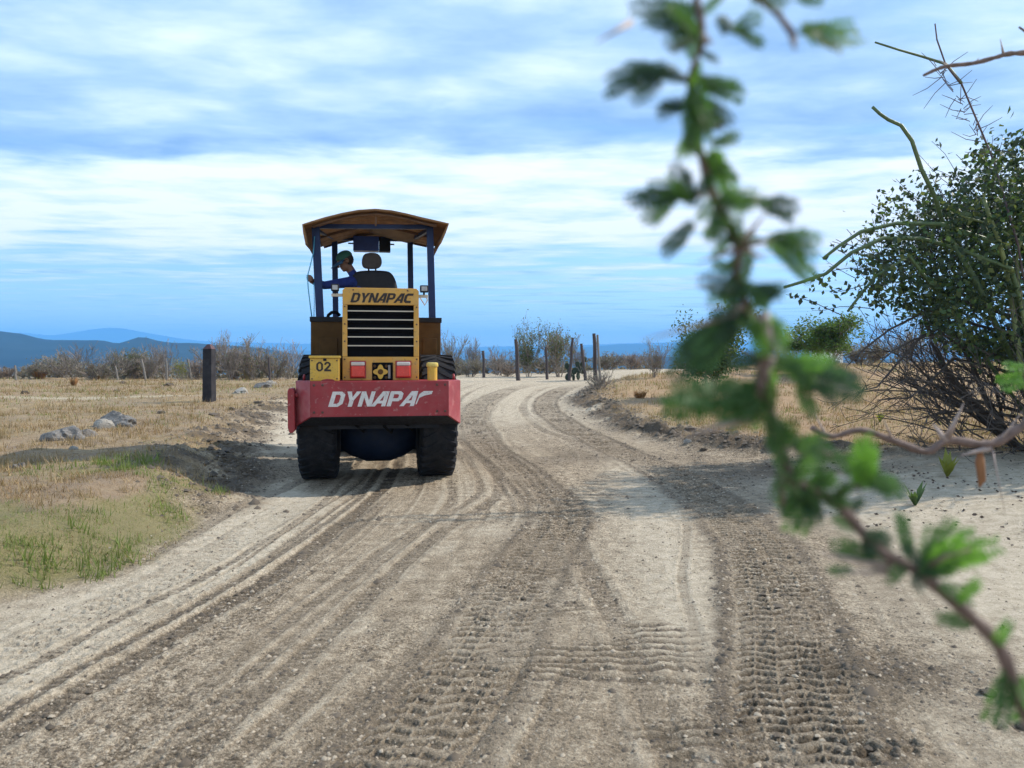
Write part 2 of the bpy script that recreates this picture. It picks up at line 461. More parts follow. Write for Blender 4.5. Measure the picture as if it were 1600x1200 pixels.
    return z, np.clip(np.stack([dark, dust, grass, green], -1), 0, 1), np.clip(np.stack([speck, field, redd, np.ones_like(x)], -1), 0, 1)
def hz(x, y): return float(height(np.array([float(x)]), np.array([float(y)]))[0])

def make_ground():
    ys = [-60, -40, -25, -15, -9, -5, -2.5, -1, 0, .7, 1.3, 1.7, 2.0]
    y = 2.05
    while y < 7.5: ys.append(y); y += .0029*y
    while y < 34: ys.append(y); y += .0052*y
    while y < 70: ys.append(y); y += .012*y
    while y < 11000: ys.append(y); y *= 1.09
    ys.append(11000)
    ys = np.array(ys)
    s_in = np.linspace(-.86, .86, 960)
    g = [.86]; st = .0018
    while g[-1] < 12: st *= 1.16; g.append(g[-1]+st)
    s = np.concatenate([-np.array(g[1:])[::-1], s_in, np.array(g[1:])])
    wy = np.where(ys < 2, 2+(2-ys)*.9, ys)
    X = np.clip(s[None, :]*wy[:, None], -11000, 11000)
    Y = np.repeat(ys[:, None], len(s), 1)
    Z, A, B = height(X.ravel(), Y.ravel(), True)
    V = np.stack([X.ravel(), Y.ravel(), Z], -1)
    nr, nc = X.shape
    idx = np.arange(nr*nc).reshape(nr, nc)
    Fc = np.stack([idx[:-1, :-1], idx[:-1, 1:], idx[1:, 1:], idx[1:, :-1]], -1).reshape(-1, 4)
    bad = (np.abs(V[Fc[:, 0], 0]-V[Fc[:, 1], 0]) < 1e-6) & (np.abs(V[Fc[:, 3], 0]-V[Fc[:, 2], 0]) < 1e-6)
    Fc = Fc[~bad]
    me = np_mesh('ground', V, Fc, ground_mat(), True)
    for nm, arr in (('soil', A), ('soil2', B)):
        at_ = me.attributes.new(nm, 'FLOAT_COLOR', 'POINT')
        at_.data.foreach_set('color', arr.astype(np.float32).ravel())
    o = link('ground', me)
    tag(o, kind='structure')
    return o

def ground_mat():
    m = bpy.data.materials.new('earth'); m.use_nodes = True
    t = NT(m.node_tree)
    pos = t.n('ShaderNodeNewGeometry').outputs['Position']
    a = t.n('ShaderNodeAttribute', attribute_name='soil'); sa = t.n('ShaderNodeSeparateColor', {0: a.outputs['Color']})
    dark, dust, grass = sa.outputs[0], sa.outputs[1], sa.outputs[2]; green = a.outputs['Alpha']
    b = t.n('ShaderNodeAttribute', attribute_name='soil2'); sb = t.n('ShaderNodeSeparateColor', {0: b.outputs['Color']})
    speck, field, redd = sb.outputs[0], sb.outputs[1], sb.outputs[2]
    n1 = t.noise(pos, 1.3, 5, .6)
    n2 = t.noise(pos, 9.0, 6, .65)
    n3 = t.noise(pos, 48.0, 5, .7)
    n4 = t.noise(pos, 120.0, 3, .7)
    g = t.m('ADD', t.m('MULTIPLY', n3, .62), t.m('MULTIPLY', n4, .38))
    soil = t.ramp(t.m('ADD', g, t.m('MULTIPLY', t.m('SUBTRACT', n2, .5), .35)), [(.38, (.066, .049, .033)), (.455, (.19, .143, .096)), (.525, (.37, .288, .198)), (.61, (.65, .53, .385))])
    plain = t.mix(t.rng(n2, .3, .7), (.30, .23, .155), (.42, .332, .23))
    base = t.mix(t.m('ADD', t.m('MULTIPLY', speck, .7), .3), plain, soil)
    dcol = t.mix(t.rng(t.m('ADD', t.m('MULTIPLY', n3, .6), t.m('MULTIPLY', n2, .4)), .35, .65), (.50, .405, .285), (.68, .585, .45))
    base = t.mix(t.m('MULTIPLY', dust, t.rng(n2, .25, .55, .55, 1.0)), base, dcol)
    kcol = t.mix(t.rng(n3, .35, .65), (.050, .036, .024), (.145, .106, .072))  # dark soil tone, also colours the painted groove shadow
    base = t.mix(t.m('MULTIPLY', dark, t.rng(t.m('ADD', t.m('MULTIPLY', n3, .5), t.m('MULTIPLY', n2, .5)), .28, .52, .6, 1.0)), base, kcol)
    gcol = t.ramp(t.m('ADD', t.m('MULTIPLY', n3, .5), t.m('MULTIPLY', n2, .5)), [(.35, (.12, .08, .045)), (.47, (.33, .225, .12)), (.58, (.42, .31, .19)), (.70, (.53, .42, .28))])
    gcol = t.mix(t.m('MULTIPLY', t.rng(n1, .40, .60), .65), gcol, t.mix(n3, (.13, .095, .07), (.36, .26, .175)))
    gcol = t.mix(t.m('MULTIPLY', t.rng(t.noise(pos, .42, 4, .6), .48, .62), .6), gcol, t.mix(n2, (.20, .14, .10), (.40, .30, .21)))
    gcol = t.mix(t.m('MULTIPLY', redd, .45), gcol, t.mix(n2, (.36, .21, .11), (.55, .34, .19)))
    base = t.mix(grass, base, gcol)
    base = t.mix(t.m('MULTIPLY', green, .5), base, t.mix(n3, (.10, .12, .035), (.25, .25, .075)))
    fcol = t.mix(t.rng(t.noise(pos, .012, 5, .6), .4, .6), (.075, .085, .035), (.20, .15, .085))
    base = t.mix(field, base, fcol)
    hgt = t.m('ADD', t.m('MULTIPLY', n3, 1.0), t.m('MULTIPLY', n4, .6))
    bmp = t.n('ShaderNodeBump', {'Strength': 1.0, 'Distance': .022, 'Height': hgt})
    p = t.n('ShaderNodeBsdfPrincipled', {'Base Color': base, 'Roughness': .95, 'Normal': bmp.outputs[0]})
    p.inputs['Specular IOR Level'].default_value = .15
    t.n('ShaderNodeOutputMaterial', {0: p.outputs[0]})
    return m
make_ground()

# ================================================================ HILLS
def hill(name, prof, D, depth, seed, rough, m):
    """ridge line given as (photo column, rows above the horizon) at distance D"""
    px = np.linspace(-900, 2500, 260)
    ps = np.array([p[0] for p in prof], float); hs = np.array([p[1] for p in prof], float)
    top = smooth_interp(px, list(zip(ps, hs)))
    top = top + (fbm(px*.03, px*0+seed, seed, 4)-.5)*rough
    top = np.maximum(top, -10)
    zt = top/F*D + CAMH
    n = 22; rows = []
    for j in range(n):
        f = j/(n-1)
        y = D-depth*(1-f)
        prof_f = f**1.25
        xx = (px-800)/F*D
        r = fbm(xx/ (depth*.35), np.full_like(xx, y/(depth*.35)), seed+5, 5)-.5
        z = -26 + (zt+26)*prof_f + r*(zt+26)*.55*math.sin(math.pi*f)
        rows.append(np.stack([xx, np.full_like(xx, y), z], -1))
    rows.append(np.stack([(px-800)/F*D, np.full_like(px, D+depth*.8), np.full_like(px, -30.)], -1))
    V = np.concatenate(rows); nc = len(px); nr = len(rows)
    idx = np.arange(nr*nc).reshape(nr, nc)
    Fc = np.stack([idx[:-1, :-1], idx[:-1, 1:], idx[1:, 1:], idx[1:, :-1]], -1).reshape(-1, 4)
    o = link(name, np_mesh(name, V, Fc, m, True)); tag(o, kind='structure'); return o
hm = mat('hill_scrub', (.014, .024, .026), .95, var=.5, vscale=.004, spec=.1)
hill('hills', [(-900, 50), (-300, 44), (0, 42), (40, 37), (60, 32), (160, 28), (190, 24), (215, 33), (250, 27), (330, 22), (430, 13), (480, 4), (520, 0), (600, -2), (720, -2), (800, -2), (900, -1), (980, 4), (1060, 2), (1200, -2), (1500, 0), (2500, 14)], 1700, 520, 7, 3.0, hm)
hill('far_hills', [(-900, 20), (0, 16), (500, 12), (760, 10), (850, 14), (940, 20), (1000, 22), (1050, 18), (1150, 12), (1300, 12), (1450, 16), (2500, 14)], 6000, 1200, 17, 2.0, hm)
hill('mountain_range', [(-900, 32), (0, 34), (30, 40), (80, 36), (110, 40), (180, 48), (230, 40), (290, 30), (420, 24), (520, 22), (700, 18), (860, 20), (1000, 24), (1200, 26), (1400, 22), (2500, 26)], 9500, 1200, 27, 1.6, hm)

# the air of the wide valley
hb = MB().box((-11900, -120, -60), (11900, 11900, 412))
hazem = bpy.data.materials.new('air'); hazem.use_nodes = True
ht = NT(hazem.node_tree)
pv = ht.n('ShaderNodeVolumePrincipled', {'Color': (.19, .53, 1.0, 1), 'Density': 2.1e-4, 'Anisotropy': .0})
ho = ht.n('ShaderNodeOutputMaterial'); ht.t.links.new(pv.outputs[0], ho.inputs['Volume'])
haze = hb.build('haze', hazem); tag(haze, kind='stuff')
# ================================================================ ROAD ROLLER
# local frame: u to the right, w forward (away from the camera), z up; origin under the rear axle
YAW = math.atan2(208.5, F)                  # the machine stands square to the line of sight
AX = 10.03
roller = empty('road_roller', (-(208.5)/F*AX, AX, hz(-1.73, AX)), YAW)
tag(roller, 'yellow road roller with red rear bumper and canopy, driving away on the dirt road', 'road roller')
CY = math.cos(YAW)
def lu(px, Y): return (px-591.5)*Y*CY/F
def lz(py, Y): return CAMH-(py-HOR)*Y/F
def lw(Y): return (Y-AX)/CY

M_yel = mat('yellow_paint', (.60, .305, .042), .42, var=.14, vscale=3.5, dirt=.5, dirtcol=(.36, .25, .12), bump=.05, chips=.5, chipcol=(.14, .07, .03))
M_yel2 = mat('yellow_box_paint', (.60, .36, .035), .42, var=.12, vscale=5, dirt=.35, dirtcol=(.36, .26, .12), chips=.5)
M_och = mat('dark_ochre_paint', (.085, .042, .009), .6, var=.3, vscale=3, dirt=.5, dirtcol=(.05, .032, .016), bump=.08, spec=.2)  # much darker ochre than the hood's yellow
M_red = mat('red_paint', (.28, .015, .022), .45, var=.22, vscale=2.2, dirt=.45, dirtcol=(.24, .065, .065), bump=.06, chips=.4, chipcol=(.38, .22, .20))
M_dark = mat('dark_steel_and_shade', (.012, .013, .018), .6, var=.3, dirt=.3, dirtcol=(.035, .03, .025), spec=.2)  # steel parts, and the painted shade under the bumper
M_blk = mat('black_paint', (.004, .004, .005), .8, var=.3, spec=.1)
M_navy = mat('blue_post_paint', (.006, .020, .085), .45, var=.25, dirt=.3, dirtcol=(.02, .035, .08), spec=.3)
M_blue = mat('bright_blue_paint', (.008, .035, .20), .45, var=.25, vscale=5)
M_rub = mat('tyre_rubber', (.014, .015, .019), .85, var=.3, vscale=9, bump=.2, dirt=.4, dirtcol=(.05, .044, .038), spec=.15)
M_tarp = mat('brown_canvas', (.24, .125, .05), .85, var=.35, vscale=2.0, bump=.25, bscale=20, dirt=.5, dirtcol=(.10, .06, .03), stretch=(.35, 1, 3.5), trans=.12)
M_lin = mat('tan_cloth', (.30, .22, .15), .9, var=.25, bump=.2, trans=.2)
M_slat = mat('pale_metal', (.55, .48, .38), .4, var=.15)
M_lens = mat('red_lens', (.62, .045, .03), .2, var=.12, vscale=20)
M_lens2 = mat('clear_lens', (.55, .50, .44), .15, var=.15, vscale=20)
M_ltr = mat('dark_brown_print', (.025, .014, .008), .6, var=.2)
M_wht = mat('worn_white_print', (.62, .58, .55), .6, var=.12, vscale=10, chips=.9, chipcol=(.32, .05, .06))
M_seat = mat('grey_vinyl', (.018, .018, .022), .6, var=.2, bump=.1, spec=.25)
M_head = mat('headrest_cloth', (.055, .05, .048), .8, var=.2)
M_rope = mat('blue_rope', (.06, .28, .42), .6)

def strips(polys, ku, kz, u0, z0, w0, w1, sh=.22):
    """letters made of 2-D polygons, thin relief facing -w"""
    mb = MB()
    for p in polys:
        q = shear(p, sh)
        mb.prism([(u0+x*ku, z0+y*kz) for x, y in q], w0, w1, 'y')
    return mb
def ring(outer, inner, closed=True):
    n = len(outer); r = range(n if closed else n-1)
    return [[outer[i], outer[(i+1) % n], inner[(i+1) % n], inner[i]] for i in r]
LET = {
 'D': ring([(0,0),(0,1),(.6,1),(.86,.8),(.86,.2),(.6,0)], [(.27,.2),(.27,.8),(.5,.8),(.6,.7),(.6,.3),(.5,.2)]),
 'Y': [[(.3,0),(.57,0),(.57,.42),(.3,.42)], [(0,1),(.3,.42),(.435,.42),(.435,.62),(.29,1)], [(.435,.42),(.57,.42),(.90,1),(.60,1),(.435,.62)]],
 'N': [[(0,0),(.26,0),(.26,1),(0,1)], [(.62,0),(.88,0),(.88,1),(.62,1)], [(.26,1),(.26,.6),(.62,0),(.62,.4)]],
 'A': [[(.58,0),(.85,0),(.85,1),(.58,1)], [(-.10,0),(.18,0),(.58,.74),(.58,1),(.42,1)], [(.288,.2),(.58,.2),(.58,.38),(.385,.38)]],
 'P': ring([(0,.33),(0,1),(.66,1),(.86,.85),(.86,.48),(.66,.33)], [(.27,.53),(.27,.8),(.52,.8),(.6,.75),(.6,.58),(.52,.53)]) + [[(0,0),(.27,0),(.27,.33),(0,.33)]],
 'C': ring([(.86,1),(.25,1),(0,.8),(0,.2),(.25,0),(.80,0)], [(.86,.76),(.36,.76),(.27,.68),(.27,.3),(.36,.24),(.80,.24)], False),
 'c': [[(.88,1),(.28,1),(.42,.70),(.86,.80)], [(.28,1),(.05,.80),(.12,.55),(.42,.70)], [(.05,.80),(-.02,.12),(.06,.12),(.12,.55)]],
 '0': ring([(.0,.22),(.0,.78),(.22,1),(.48,1),(.70,.78),(.70,.22),(.48,0),(.22,0)], [(.20,.28),(.20,.72),(.29,.83),(.41,.83),(.50,.72),(.50,.28),(.41,.17),(.29,.17)]),
 '2': ring([(0,.70),(.04,.88),(.22,1),(.48,1),(.68,.84),(.68,.62),(.34,.20)], [(.20,.68),(.22,.76),(.28,.83),(.42,.83),(.48,.76),(.48,.66),(.0,.18)], False) + [[(0,0),(.70,0),(.70,.20),(.34,.20),(.0,.18)]],
}
def text(s, width, height, u0, z0, w0, w1, sh=.22, adv=.93):
    ku = width/(len(s)*adv); polys = []
    for i, ch in enumerate(s):
        polys += [[(x+i*adv, y) for x, y in p] for p in LET[ch]]
    return strips(polys, ku, height, u0, z0, w0, w1, sh*height/ku*1.0)

# --- wheels
def wheel(uc):
    R0, W0 = .795, .47
    wo = link('wheel', None, roller) if False else None
    tyre = MB(); h = W0/2
    prof = [(-h*.62, .36), (-h*.9, .42), (-h, .58), (-h*.94, .70), (-h*.78, .765), (0, .785), (h*.78, .765), (h*.94, .70), (h, .58), (h*.9, .42), (h*.62, .36), (-h*.62, .36)]
    tyre.lathe(prof, 44, 'x', (uc, 0, R0-.005))
    nl = 34
    for k in range(nl):
        for sgn in (-1, 1):
            t0 = 2*math.pi*(k + (.5 if sgn > 0 else 0))/nl
            pts = []
            for f, dt in ((.03, 0.0), (.45, .09), (.86, .15), (.97, .17)):
                r = .798 if f < .9 else .74
                pts.append((sgn*f*h, t0+dt, r))
            vs = []
            for a, t, r in pts:
                for dtt, rr in ((-.042, r-.04), (-.034, r-.008), (.034, r-.008), (.042, r-.04)):
                    vs.append((uc+a, rr*math.cos(t+dtt), R0-.005+rr*math.sin(t+dtt)))
            fs = []
            for i in range(3):
                for j in range(3):
                    fs.append((i*4+j, i*4+j+1, i*4+j+5, i*4+j+4))
            fs += [(0, 1, 2, 3), (15, 14, 13, 12)]
            tyre.add(vs, fs)
    rim = MB().lathe([(-h*.6, .37), (-h*.6, .33), (-h*.25, .30), (-h*.2, .10), (h*.2, .10), (h*.25, .30), (h*.6, .33), (h*.6, .37)], 28, 'x', (uc, 0, R0-.005))
    rim.lathe([(-h*.2, .0), (-h*.2, .12)], 20, 'x', (uc, 0, R0-.005)); rim.lathe([(h*.2, .0), (h*.2, .12)], 20, 'x', (uc, 0, R0-.005))
    ty = tyre.build('wheel', M_rub, roller, auto=40)
    rim.build('rim', M_yel, ty)
    return ty
wheel(-.735); wheel(.735)
MB().tube([(-.55, 0, .79), (-.2, 0, .79), (.2, 0, .79), (.55, 0, .79)], [.13, .16, .16, .13], 16).box((-.22, -.2, .56), (.22, .22, 1.02)).build('rear_axle', M_dark, roller, bevel=.02)
# chassis
MB().lathe([(-.47, 0), (-.47, .22), (-.36, .30), (-.15, .385), (.15, .385), (.36, .30), (.47, .22), (.47, 0)], 28, 'x', (0, -.02, .59)).build('axle_housing', mat('dark_blue_guard', (.004, .010, .030), .7, var=.4, vscale=3, dirt=.4, dirtcol=(.03, .03, .03), spec=.2), roller, smooth=True)
MB().box((-.48, -.95, .92), (.48, 1.25, 1.24)).build('chassis', M_dark, roller, bevel=.01)
MB().box((-.16, 1.15, .62), (.16, 1.75, 1.02)).tube([(0, 1.45, .5), (0, 1.45, 1.2)], .09, 12).build('steering_joint', M_dark, roller, bevel=.01)
# front drum frame
fr = MB()
for sgn in (-1, 1):
    fr.box((sgn*1.10-.05, 1.95, .62), (sgn*1.10+.05, 3.95, .98))
fr.box((-1.05, 1.75, .62), (1.05, 1.95, .98)); fr.box((-1.05, 3.95, .62), (1.05, 4.1, .98))
fr.build('drum_frame', M_yel, roller, bevel=.015)
MB().lathe([(-1.03, .0), (-1.03, .70), (-1.0, .76), (1.0, .76), (1.03, .70), (1.03, .0)], 56, 'x', (0, 2.95, .758)).build('drum', mat('drum_steel', (.012, .03, .075), .45, metal=.3, var=.3, vscale=3, dirt=.4, dirtcol=(.14, .12, .10)), roller, auto=30)

# --- red bumper: flat rear face, splayed ends, raked underside
Yb = 8.9
wb = lw(Yb); we = lw(9.16); wf = lw(9.5)
zt_, zb_ = lz(594, Yb), lz(649, Yb)
zbe = lz(662, 9.16)
uL0, uR0 = lu(486.5, Yb), lu(702, Yb)
uL1, uR1 = lu(465, 9.16), lu(721, 9.16)
zbm = lz(661, 9.3)
bp = MB()
P = [(uL0, wb, zt_), (uR0, wb, zt_), (uR0, wb, zb_), (uL0, wb, zb_),           # rear face 0-3
     (uL1, we, zt_), (uR1, we, zt_), (uR1, we, zbe), (uL1, we, zbe),            # wing edges 4-7
     (uL1, wf, zt_), (uR1, wf, zt_), (uR1, wf, zbe), (uL1, wf, zbe)]            # back 8-11
bp.add(P, [(0, 3, 2, 1), (0, 4, 7, 3), (1, 2, 6, 5), (3, 7, 6, 2), (0, 1, 5, 4), (4, 5, 9, 8), (5, 6, 10, 9), (7, 4, 8, 11), (6, 7, 11, 10), (8, 9, 10, 11)])
M_red2 = mat('faded_red_paint_wing', (.32, .055, .065), .5, var=.18, vscale=3, dirt=.4, dirtcol=(.45, .22, .20), bump=.05)
bumper = bp.build('bumper', M_red, roller, bevel=.004)
for A_, nm_, m_, idx in ((0, 'bumper_wing', M_red2, (0, 4, 7, 3)), (0, 'bumper_wing', M_red2, (1, 2, 6, 5)), (0, 'bumper_underside_shade', M_dark, (3, 7, 6, 2))):  # underside entry: thin dark sheet that paints shade over the red
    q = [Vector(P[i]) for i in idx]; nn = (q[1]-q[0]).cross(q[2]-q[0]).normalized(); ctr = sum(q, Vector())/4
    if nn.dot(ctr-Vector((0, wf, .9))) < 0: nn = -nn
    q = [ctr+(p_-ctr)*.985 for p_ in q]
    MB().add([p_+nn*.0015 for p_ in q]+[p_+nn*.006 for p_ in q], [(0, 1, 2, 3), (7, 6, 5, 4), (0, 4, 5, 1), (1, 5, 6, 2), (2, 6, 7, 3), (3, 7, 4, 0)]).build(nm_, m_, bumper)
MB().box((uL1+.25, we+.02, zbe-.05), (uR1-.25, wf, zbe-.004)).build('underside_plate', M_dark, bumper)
zz0 = lz(633.5, Yb); hh = (633.5-610)*Yb/F
text('DYNAPAc', (668-513)*Yb*CY/F*1.02, hh, lu(513.5, Yb), zz0, wb-.004, wb-.0005, .30).build('lettering', M_wht, bumper)
tow = MB(); tow.prism([(lu(453, 9.1), lz(608, 9.1)), (lu(455, 9.1), lz(604, 9.1)), (lu(461, 9.1), lz(604, 9.1)), (lu(463.3, 9.1), lz(610, 9.1)), (lu(464.3, 9.1), lz(668, 9.1)), (lu(461, 9.1), lz(672, 9.1)), (lu(456, 9.1), lz(672, 9.1)), (lu(453.5, 9.1), lz(664, 9.1))], lw(9.02), lw(9.25))
tow.box((lu(463, 9.1), lw(9.08), lz(618, 9.1)), (uL1+.03, lw(9.15), lz(612, 9.1)))
tow.build('side_flap', M_red, bumper, bevel=.01)

# --- engine hood and grille
Yh = 9.2
hw = lw(Yh)
u0, u1 = lu(535.5, Yh), lu(655, Yh); ztop = lz(448.5, Yh); zbot = zt_+.002
hood = MB().box((u0+.012, hw+.07, zbot), (u1-.012, lw(10.35), ztop-.015)).build('hood', M_yel, roller, bevel=.03)
gu0, gu1 = lu(543, Yh), lu(647, Yh); gz1, gz0 = lz(475, Yh), lz(556, Yh)
fm = MB()
fm.prism([(u0, gz1), (u0, ztop-.03), (u0+.03, ztop), (u1-.03, ztop), (u1, ztop-.03), (u1, gz1)], hw, hw+.068)
fm.box((u0, hw, gz0), (gu0, hw+.068, gz1-.0005)); fm.box((gu1, hw, gz0), (u1, hw+.068, gz1-.0005))
fm.box((u0, hw, zbot), (u1, hw+.068, gz0-.0005))
grille = fm.build('grille_frame', M_yel, hood, bevel=.006)
MB().box((gu0-.001, hw+.058, gz0-.001), (gu1+.001, hw+.066, gz1+.001)).build('radiator_screen', M_blk, hood)
for py in (484.5, 498, 511.7, 525, 538.7):
    z = lz(py, Yh)
    MB().box((gu0, hw+.012, z-.0065), (gu1, hw+.030, z+.0065)).build('grille_slat', M_slat, hood)
    MB().box((gu0, hw+.031, z-.035), (gu1, hw+.044, z-.008)).build('grille_louvre', M_blk, hood)
text('DYNAPAC', (642-547)*Yh*CY/F*1.01, (471.5-456.5)*Yh/F, lu(547.5, Yh), lz(471.5, Yh), hw-.005, hw-.0005, .30).build('lettering', M_ltr, hood)
for a, b in ((548, 571), (619, 642)):
    ua, ub = lu(a, Yh), lu(b, Yh); za, zb = lz(563, Yh), lz(589, Yh)
    bz = MB().box((ua-.008, hw-.02, zb-.006), (ub+.008, hw-.0005, za+.006)).build('tail_light', mat('lamp_bezel', (.35, .03, .03), .5), hood, bevel=.012)
    MB().box((ua+.006, hw-.062, zb+.010), (ub-.006, hw-.021, za-.055)).build('red_lens', M_lens, bz, bevel=.012)
    MB().box((ua+.006, hw-.058, za-.053), (ub-.006, hw-.021, za-.008)).build('clear_lens', M_lens2, bz, bevel=.012)
# black square with a yellow four-lobed emblem
ua, ub, za, zb = lu(581.5, Yh), lu(614, Yh), lz(565, Yh), lz(592.5, Yh)
eb = MB().box((ua, hw-.012, zb), (ub, hw-.0005, za)).build('rear_panel', M_blk, hood, bevel=.003)
cu, cz = lu(594.5, Yh), lz(579.5, Yh); rr_ = .088
star = []
for k in range(32):
    t = 2*math.pi*k/32
    r = rr_*(.80+.20*math.cos(4*t+math.pi*0))*(1.0)
    star.append((cu+r*math.cos(t), cz+r*math.sin(t)))
emb = MB().prism(star, hw-.022, hw-.0125).build('emblem', M_yel2, eb)
MB().lathe([(hw-.030, 0.0), (hw-.030, .028), (hw-.0225, .032)], 18, 'y', (cu, 0, cz)).build('emblem_hub', M_och, emb)
for sx in (-1, 1):
    for sz in (-1, 1):
        MB().lathe([(hw-.020, 0.0), (hw-.020, .016), (hw-.0125, .018)], 10, 'y', (cu+sx*.068, 0, cz+sz*.068)).build('emblem_bolt', M_och, eb)
MB().box((lu(606.5, Yh), hw-.016, zb+.02), (lu(610, Yh), hw-.0125, za-.03)).build('caution_sticker', mat('sticker', (.22, .2, .17), .5), eb)

# work lamps on brackets
for px0, px1, s in ((518.5, 530.5, -1), (656.5, 669.5, 1)):
    ua, ub = lu(px0, 9.3), lu(px1, 9.3)
    b = MB().box((ua+.0, hw+.02, lz(455, 9.3)), (ub, hw+.10, lz(444, 9.3))).build('work_lamp', M_dark, hood, bevel=.01)
    MB().box((ua+.015, hw+.012, lz(453.3, 9.3)), (ub-.015, hw+.0195, lz(446, 9.3))).build('lamp_glass', mat('lamp_glass', (.34, .33, .33), .15, var=.2, vscale=25), b, bevel=.004)
    br_u = (lu(536, 9.3) if s < 0 else lu(654, 9.3))
    MB().box((min(ua+.0, br_u), hw+.08, lz(463, 9.3)), (max(ub, br_u), hw+.11, lz(458.3, 9.3))).build('lamp_bracket', M_slat, b, bevel=.004)
    MB().tube([((ua+ub)/2, hw+.095, lz(462, 9.3)), ((ua+ub)/2, hw+.085, lz(454, 9.3))], .012, 8).build('lamp_stalk', M_dark, b)

# numbered box on the bumper, left
ua, ub = lu(486, 8.98), lu(530.5, 8.98)
bx = MB().box((ua, lw(8.97), zt_+.002), (ub, lw(9.22), lz(558.5, 8.98))).build('battery_box', M_yel2, roller, bevel=.006)
MB().box((ua-.012, lw(8.95), lz(558.3, 8.98)), (ub+.012, lw(9.24), lz(554.5, 8.98))).build('lid', M_yel2, bx, bevel=.005)
text('02', (520-496)*8.97*CY/F, (578.5-564)*8.97/F, lu(495.5, 8.97), lz(578.5, 8.97), lw(8.97)-.004, lw(8.97)-.0005, 0.0, .82).build('number', M_ltr, bx)
MB().prism([(lu(503, 8.97)+.0, zt_+.004), (lu(505, 8.97), zt_+.018), (lu(512, 8.97), zt_+.028), (lu(521, 8.97), zt_+.020), (lu(524, 8.97), zt_+.004)], lw(8.97)-.006, lw(8.97)-.0005).build('worn_patch', M_red, bx)
# yellow filler pipe, right
uc = lu(676.5, 9.1)
fp = MB().lathe([(zt_+.002, 0), (zt_+.002, .058), (lz(572, 9.1), .058), (lz(572, 9.1), 0)], 20, 'z', (uc, lw(9.1), 0)).build('filler_pipe', M_yel2, roller, auto=40)
MB().lathe([(lz(572, 9.1)+.001, 0), (lz(572, 9.1)+.001, .066), (lz(570.5, 9.1), .072), (lz(566, 9.1), .068), (lz(565, 9.1), .05), (lz(565, 9.1), 0)], 20, 'z', (uc, lw(9.1), 0)).build('filler_cap', mat('pale_yellow_paint', (.66, .50, .12), .5, dirt=.4), fp, auto=40)

# operator platform with dark ochre side tanks
Yp = 10.3
ua, ub = lu(487, Yp), lu(690, Yp); zp = lz(497, Yp)
for a, b, nm in ((ua, u0-.01, 'side_tank'), (u1+.01, ub, 'side_tank')):
    t = MB().box((a, lw(Yp), .96), (b, lw(Yp)+1.35, zp)).build('side_tank', M_och, roller, bevel=.012)
    MB().box((a-.012, lw(Yp)-.018, zp-.045), (b+.012, lw(Yp)+.05, zp+.022)).build('tank_rail', M_dark, t, bevel=.006)
MB().box((ua+.02, lw(10.36), 1.30), (ub-.02, lw(12.1), 1.60)).build('platform', M_dark, roller, bevel=.01)
MB().box((-.55, lw(11.75), 1.60), (.55, lw(11.95), 2.05)).build('dashboard', M_och, roller, bevel=.02)
# steering wheel
st = MB(); n = 28
rg = [(.20*math.cos(2*math.pi*k/n), .20*math.sin(2*math.pi*k/n)) for k in range(n+1)]
stc = Vector((-.02, lw(11.5), 2.16))
st.tube([stc+Vector((a, b*.85, b*.5)) for a, b in rg], .017, 8, cap=False)
for k in (0, 9, 18):
    a, b = rg[k]; st.tube([stc, stc+Vector((a, b*.85, b*.5))], .012, 6)
st.tube([stc, stc+Vector((0, .22, -.35))], .03, 8)
st.build('steering_wheel', M_blk, roller, smooth=True)
# left hand lever and hose loop by the left post
hp = MB(); hp.tube([(lu(512, 10.4), lw(10.4), zp-.02), (lu(514, 10.4), lw(10.4), zp+.05), (lu(519, 10.4), lw(10.4), zp+.085), (lu(526, 10.4), lw(10.42), zp+.09), (lu(531, 10.4), lw(10.45), zp+.05)], .022, 8)
hp.build('hose', M_blk, roller, smooth=True)
hp = MB(); hp.tube([(lu(657, 9.4), hw+.16, ztop-.10), (lu(664, 9.4), hw+.14, ztop-.19), (lu(668, 9.4), hw+.12, ztop-.13), (lu(666, 9.4), hw+.11, ztop-.06)], .008, 6)
hp.build('lamp_cable', M_slat, roller, smooth=True)

# seat
Ys = 10.9
sw = lw(Ys)
seat_out = [(548, 500), (546, 470), (543.5, 448), (546, 434), (553, 423.5), (566, 420.5), (600, 420), (611, 422), (618, 432), (622.5, 448), (624, 470), (622, 500)]
def pillow(name, outl, Y, thick, m, parent, zoff=0):
    pts = [(lu(a, Y), lz(b, Y)) for a, b in outl]
    cx = sum(p[0] for p in pts)/len(pts); cz_ = sum(p[1] for p in pts)/len(pts)
    mb = MB(); n = len(pts); w0 = lw(Y)
    for ins, dw in ((.86, 0), (.97, .03*thick/.12), (1.0, thick*.5), (.97, thick*.8), (.86, thick)):
        mb.v += [(cx+(a-cx)*ins, w0+dw, cz_+(b-cz_)*ins) for a, b in pts]
    for r in range(4):
        for i in range(n):
            j = (i+1) % n
            mb.f.append((r*n+i, r*n+j, (r+1)*n+j, (r+1)*n+i))
    mb.f.append(tuple(range(n-1, -1, -1))); mb.f.append(tuple(4*n+i for i in range(n)))
    o = mb.build(name, m, parent, smooth=True)
    s = o.modifiers.new('sub', 'SUBSURF'); s.levels = 1; s.render_levels = 2
    return o
back = pillow('seat_back', seat_out, Ys, .14, M_seat, roller)
pillow('headrest', [(566, 417), (564.5, 408), (566.5, 398), (571, 394), (582, 392.5), (591, 394), (596, 400), (597.5, 408), (595, 416), (588, 419), (573, 419)], Ys, .11, M_head, back)
for q in (576, 587): MB().tube([(lu(q, Ys), sw+.06, lz(424, Ys)), (lu(q, Ys), sw+.06, lz(414, Ys))], .012, 8).build('headrest_stem', M_dark, back)
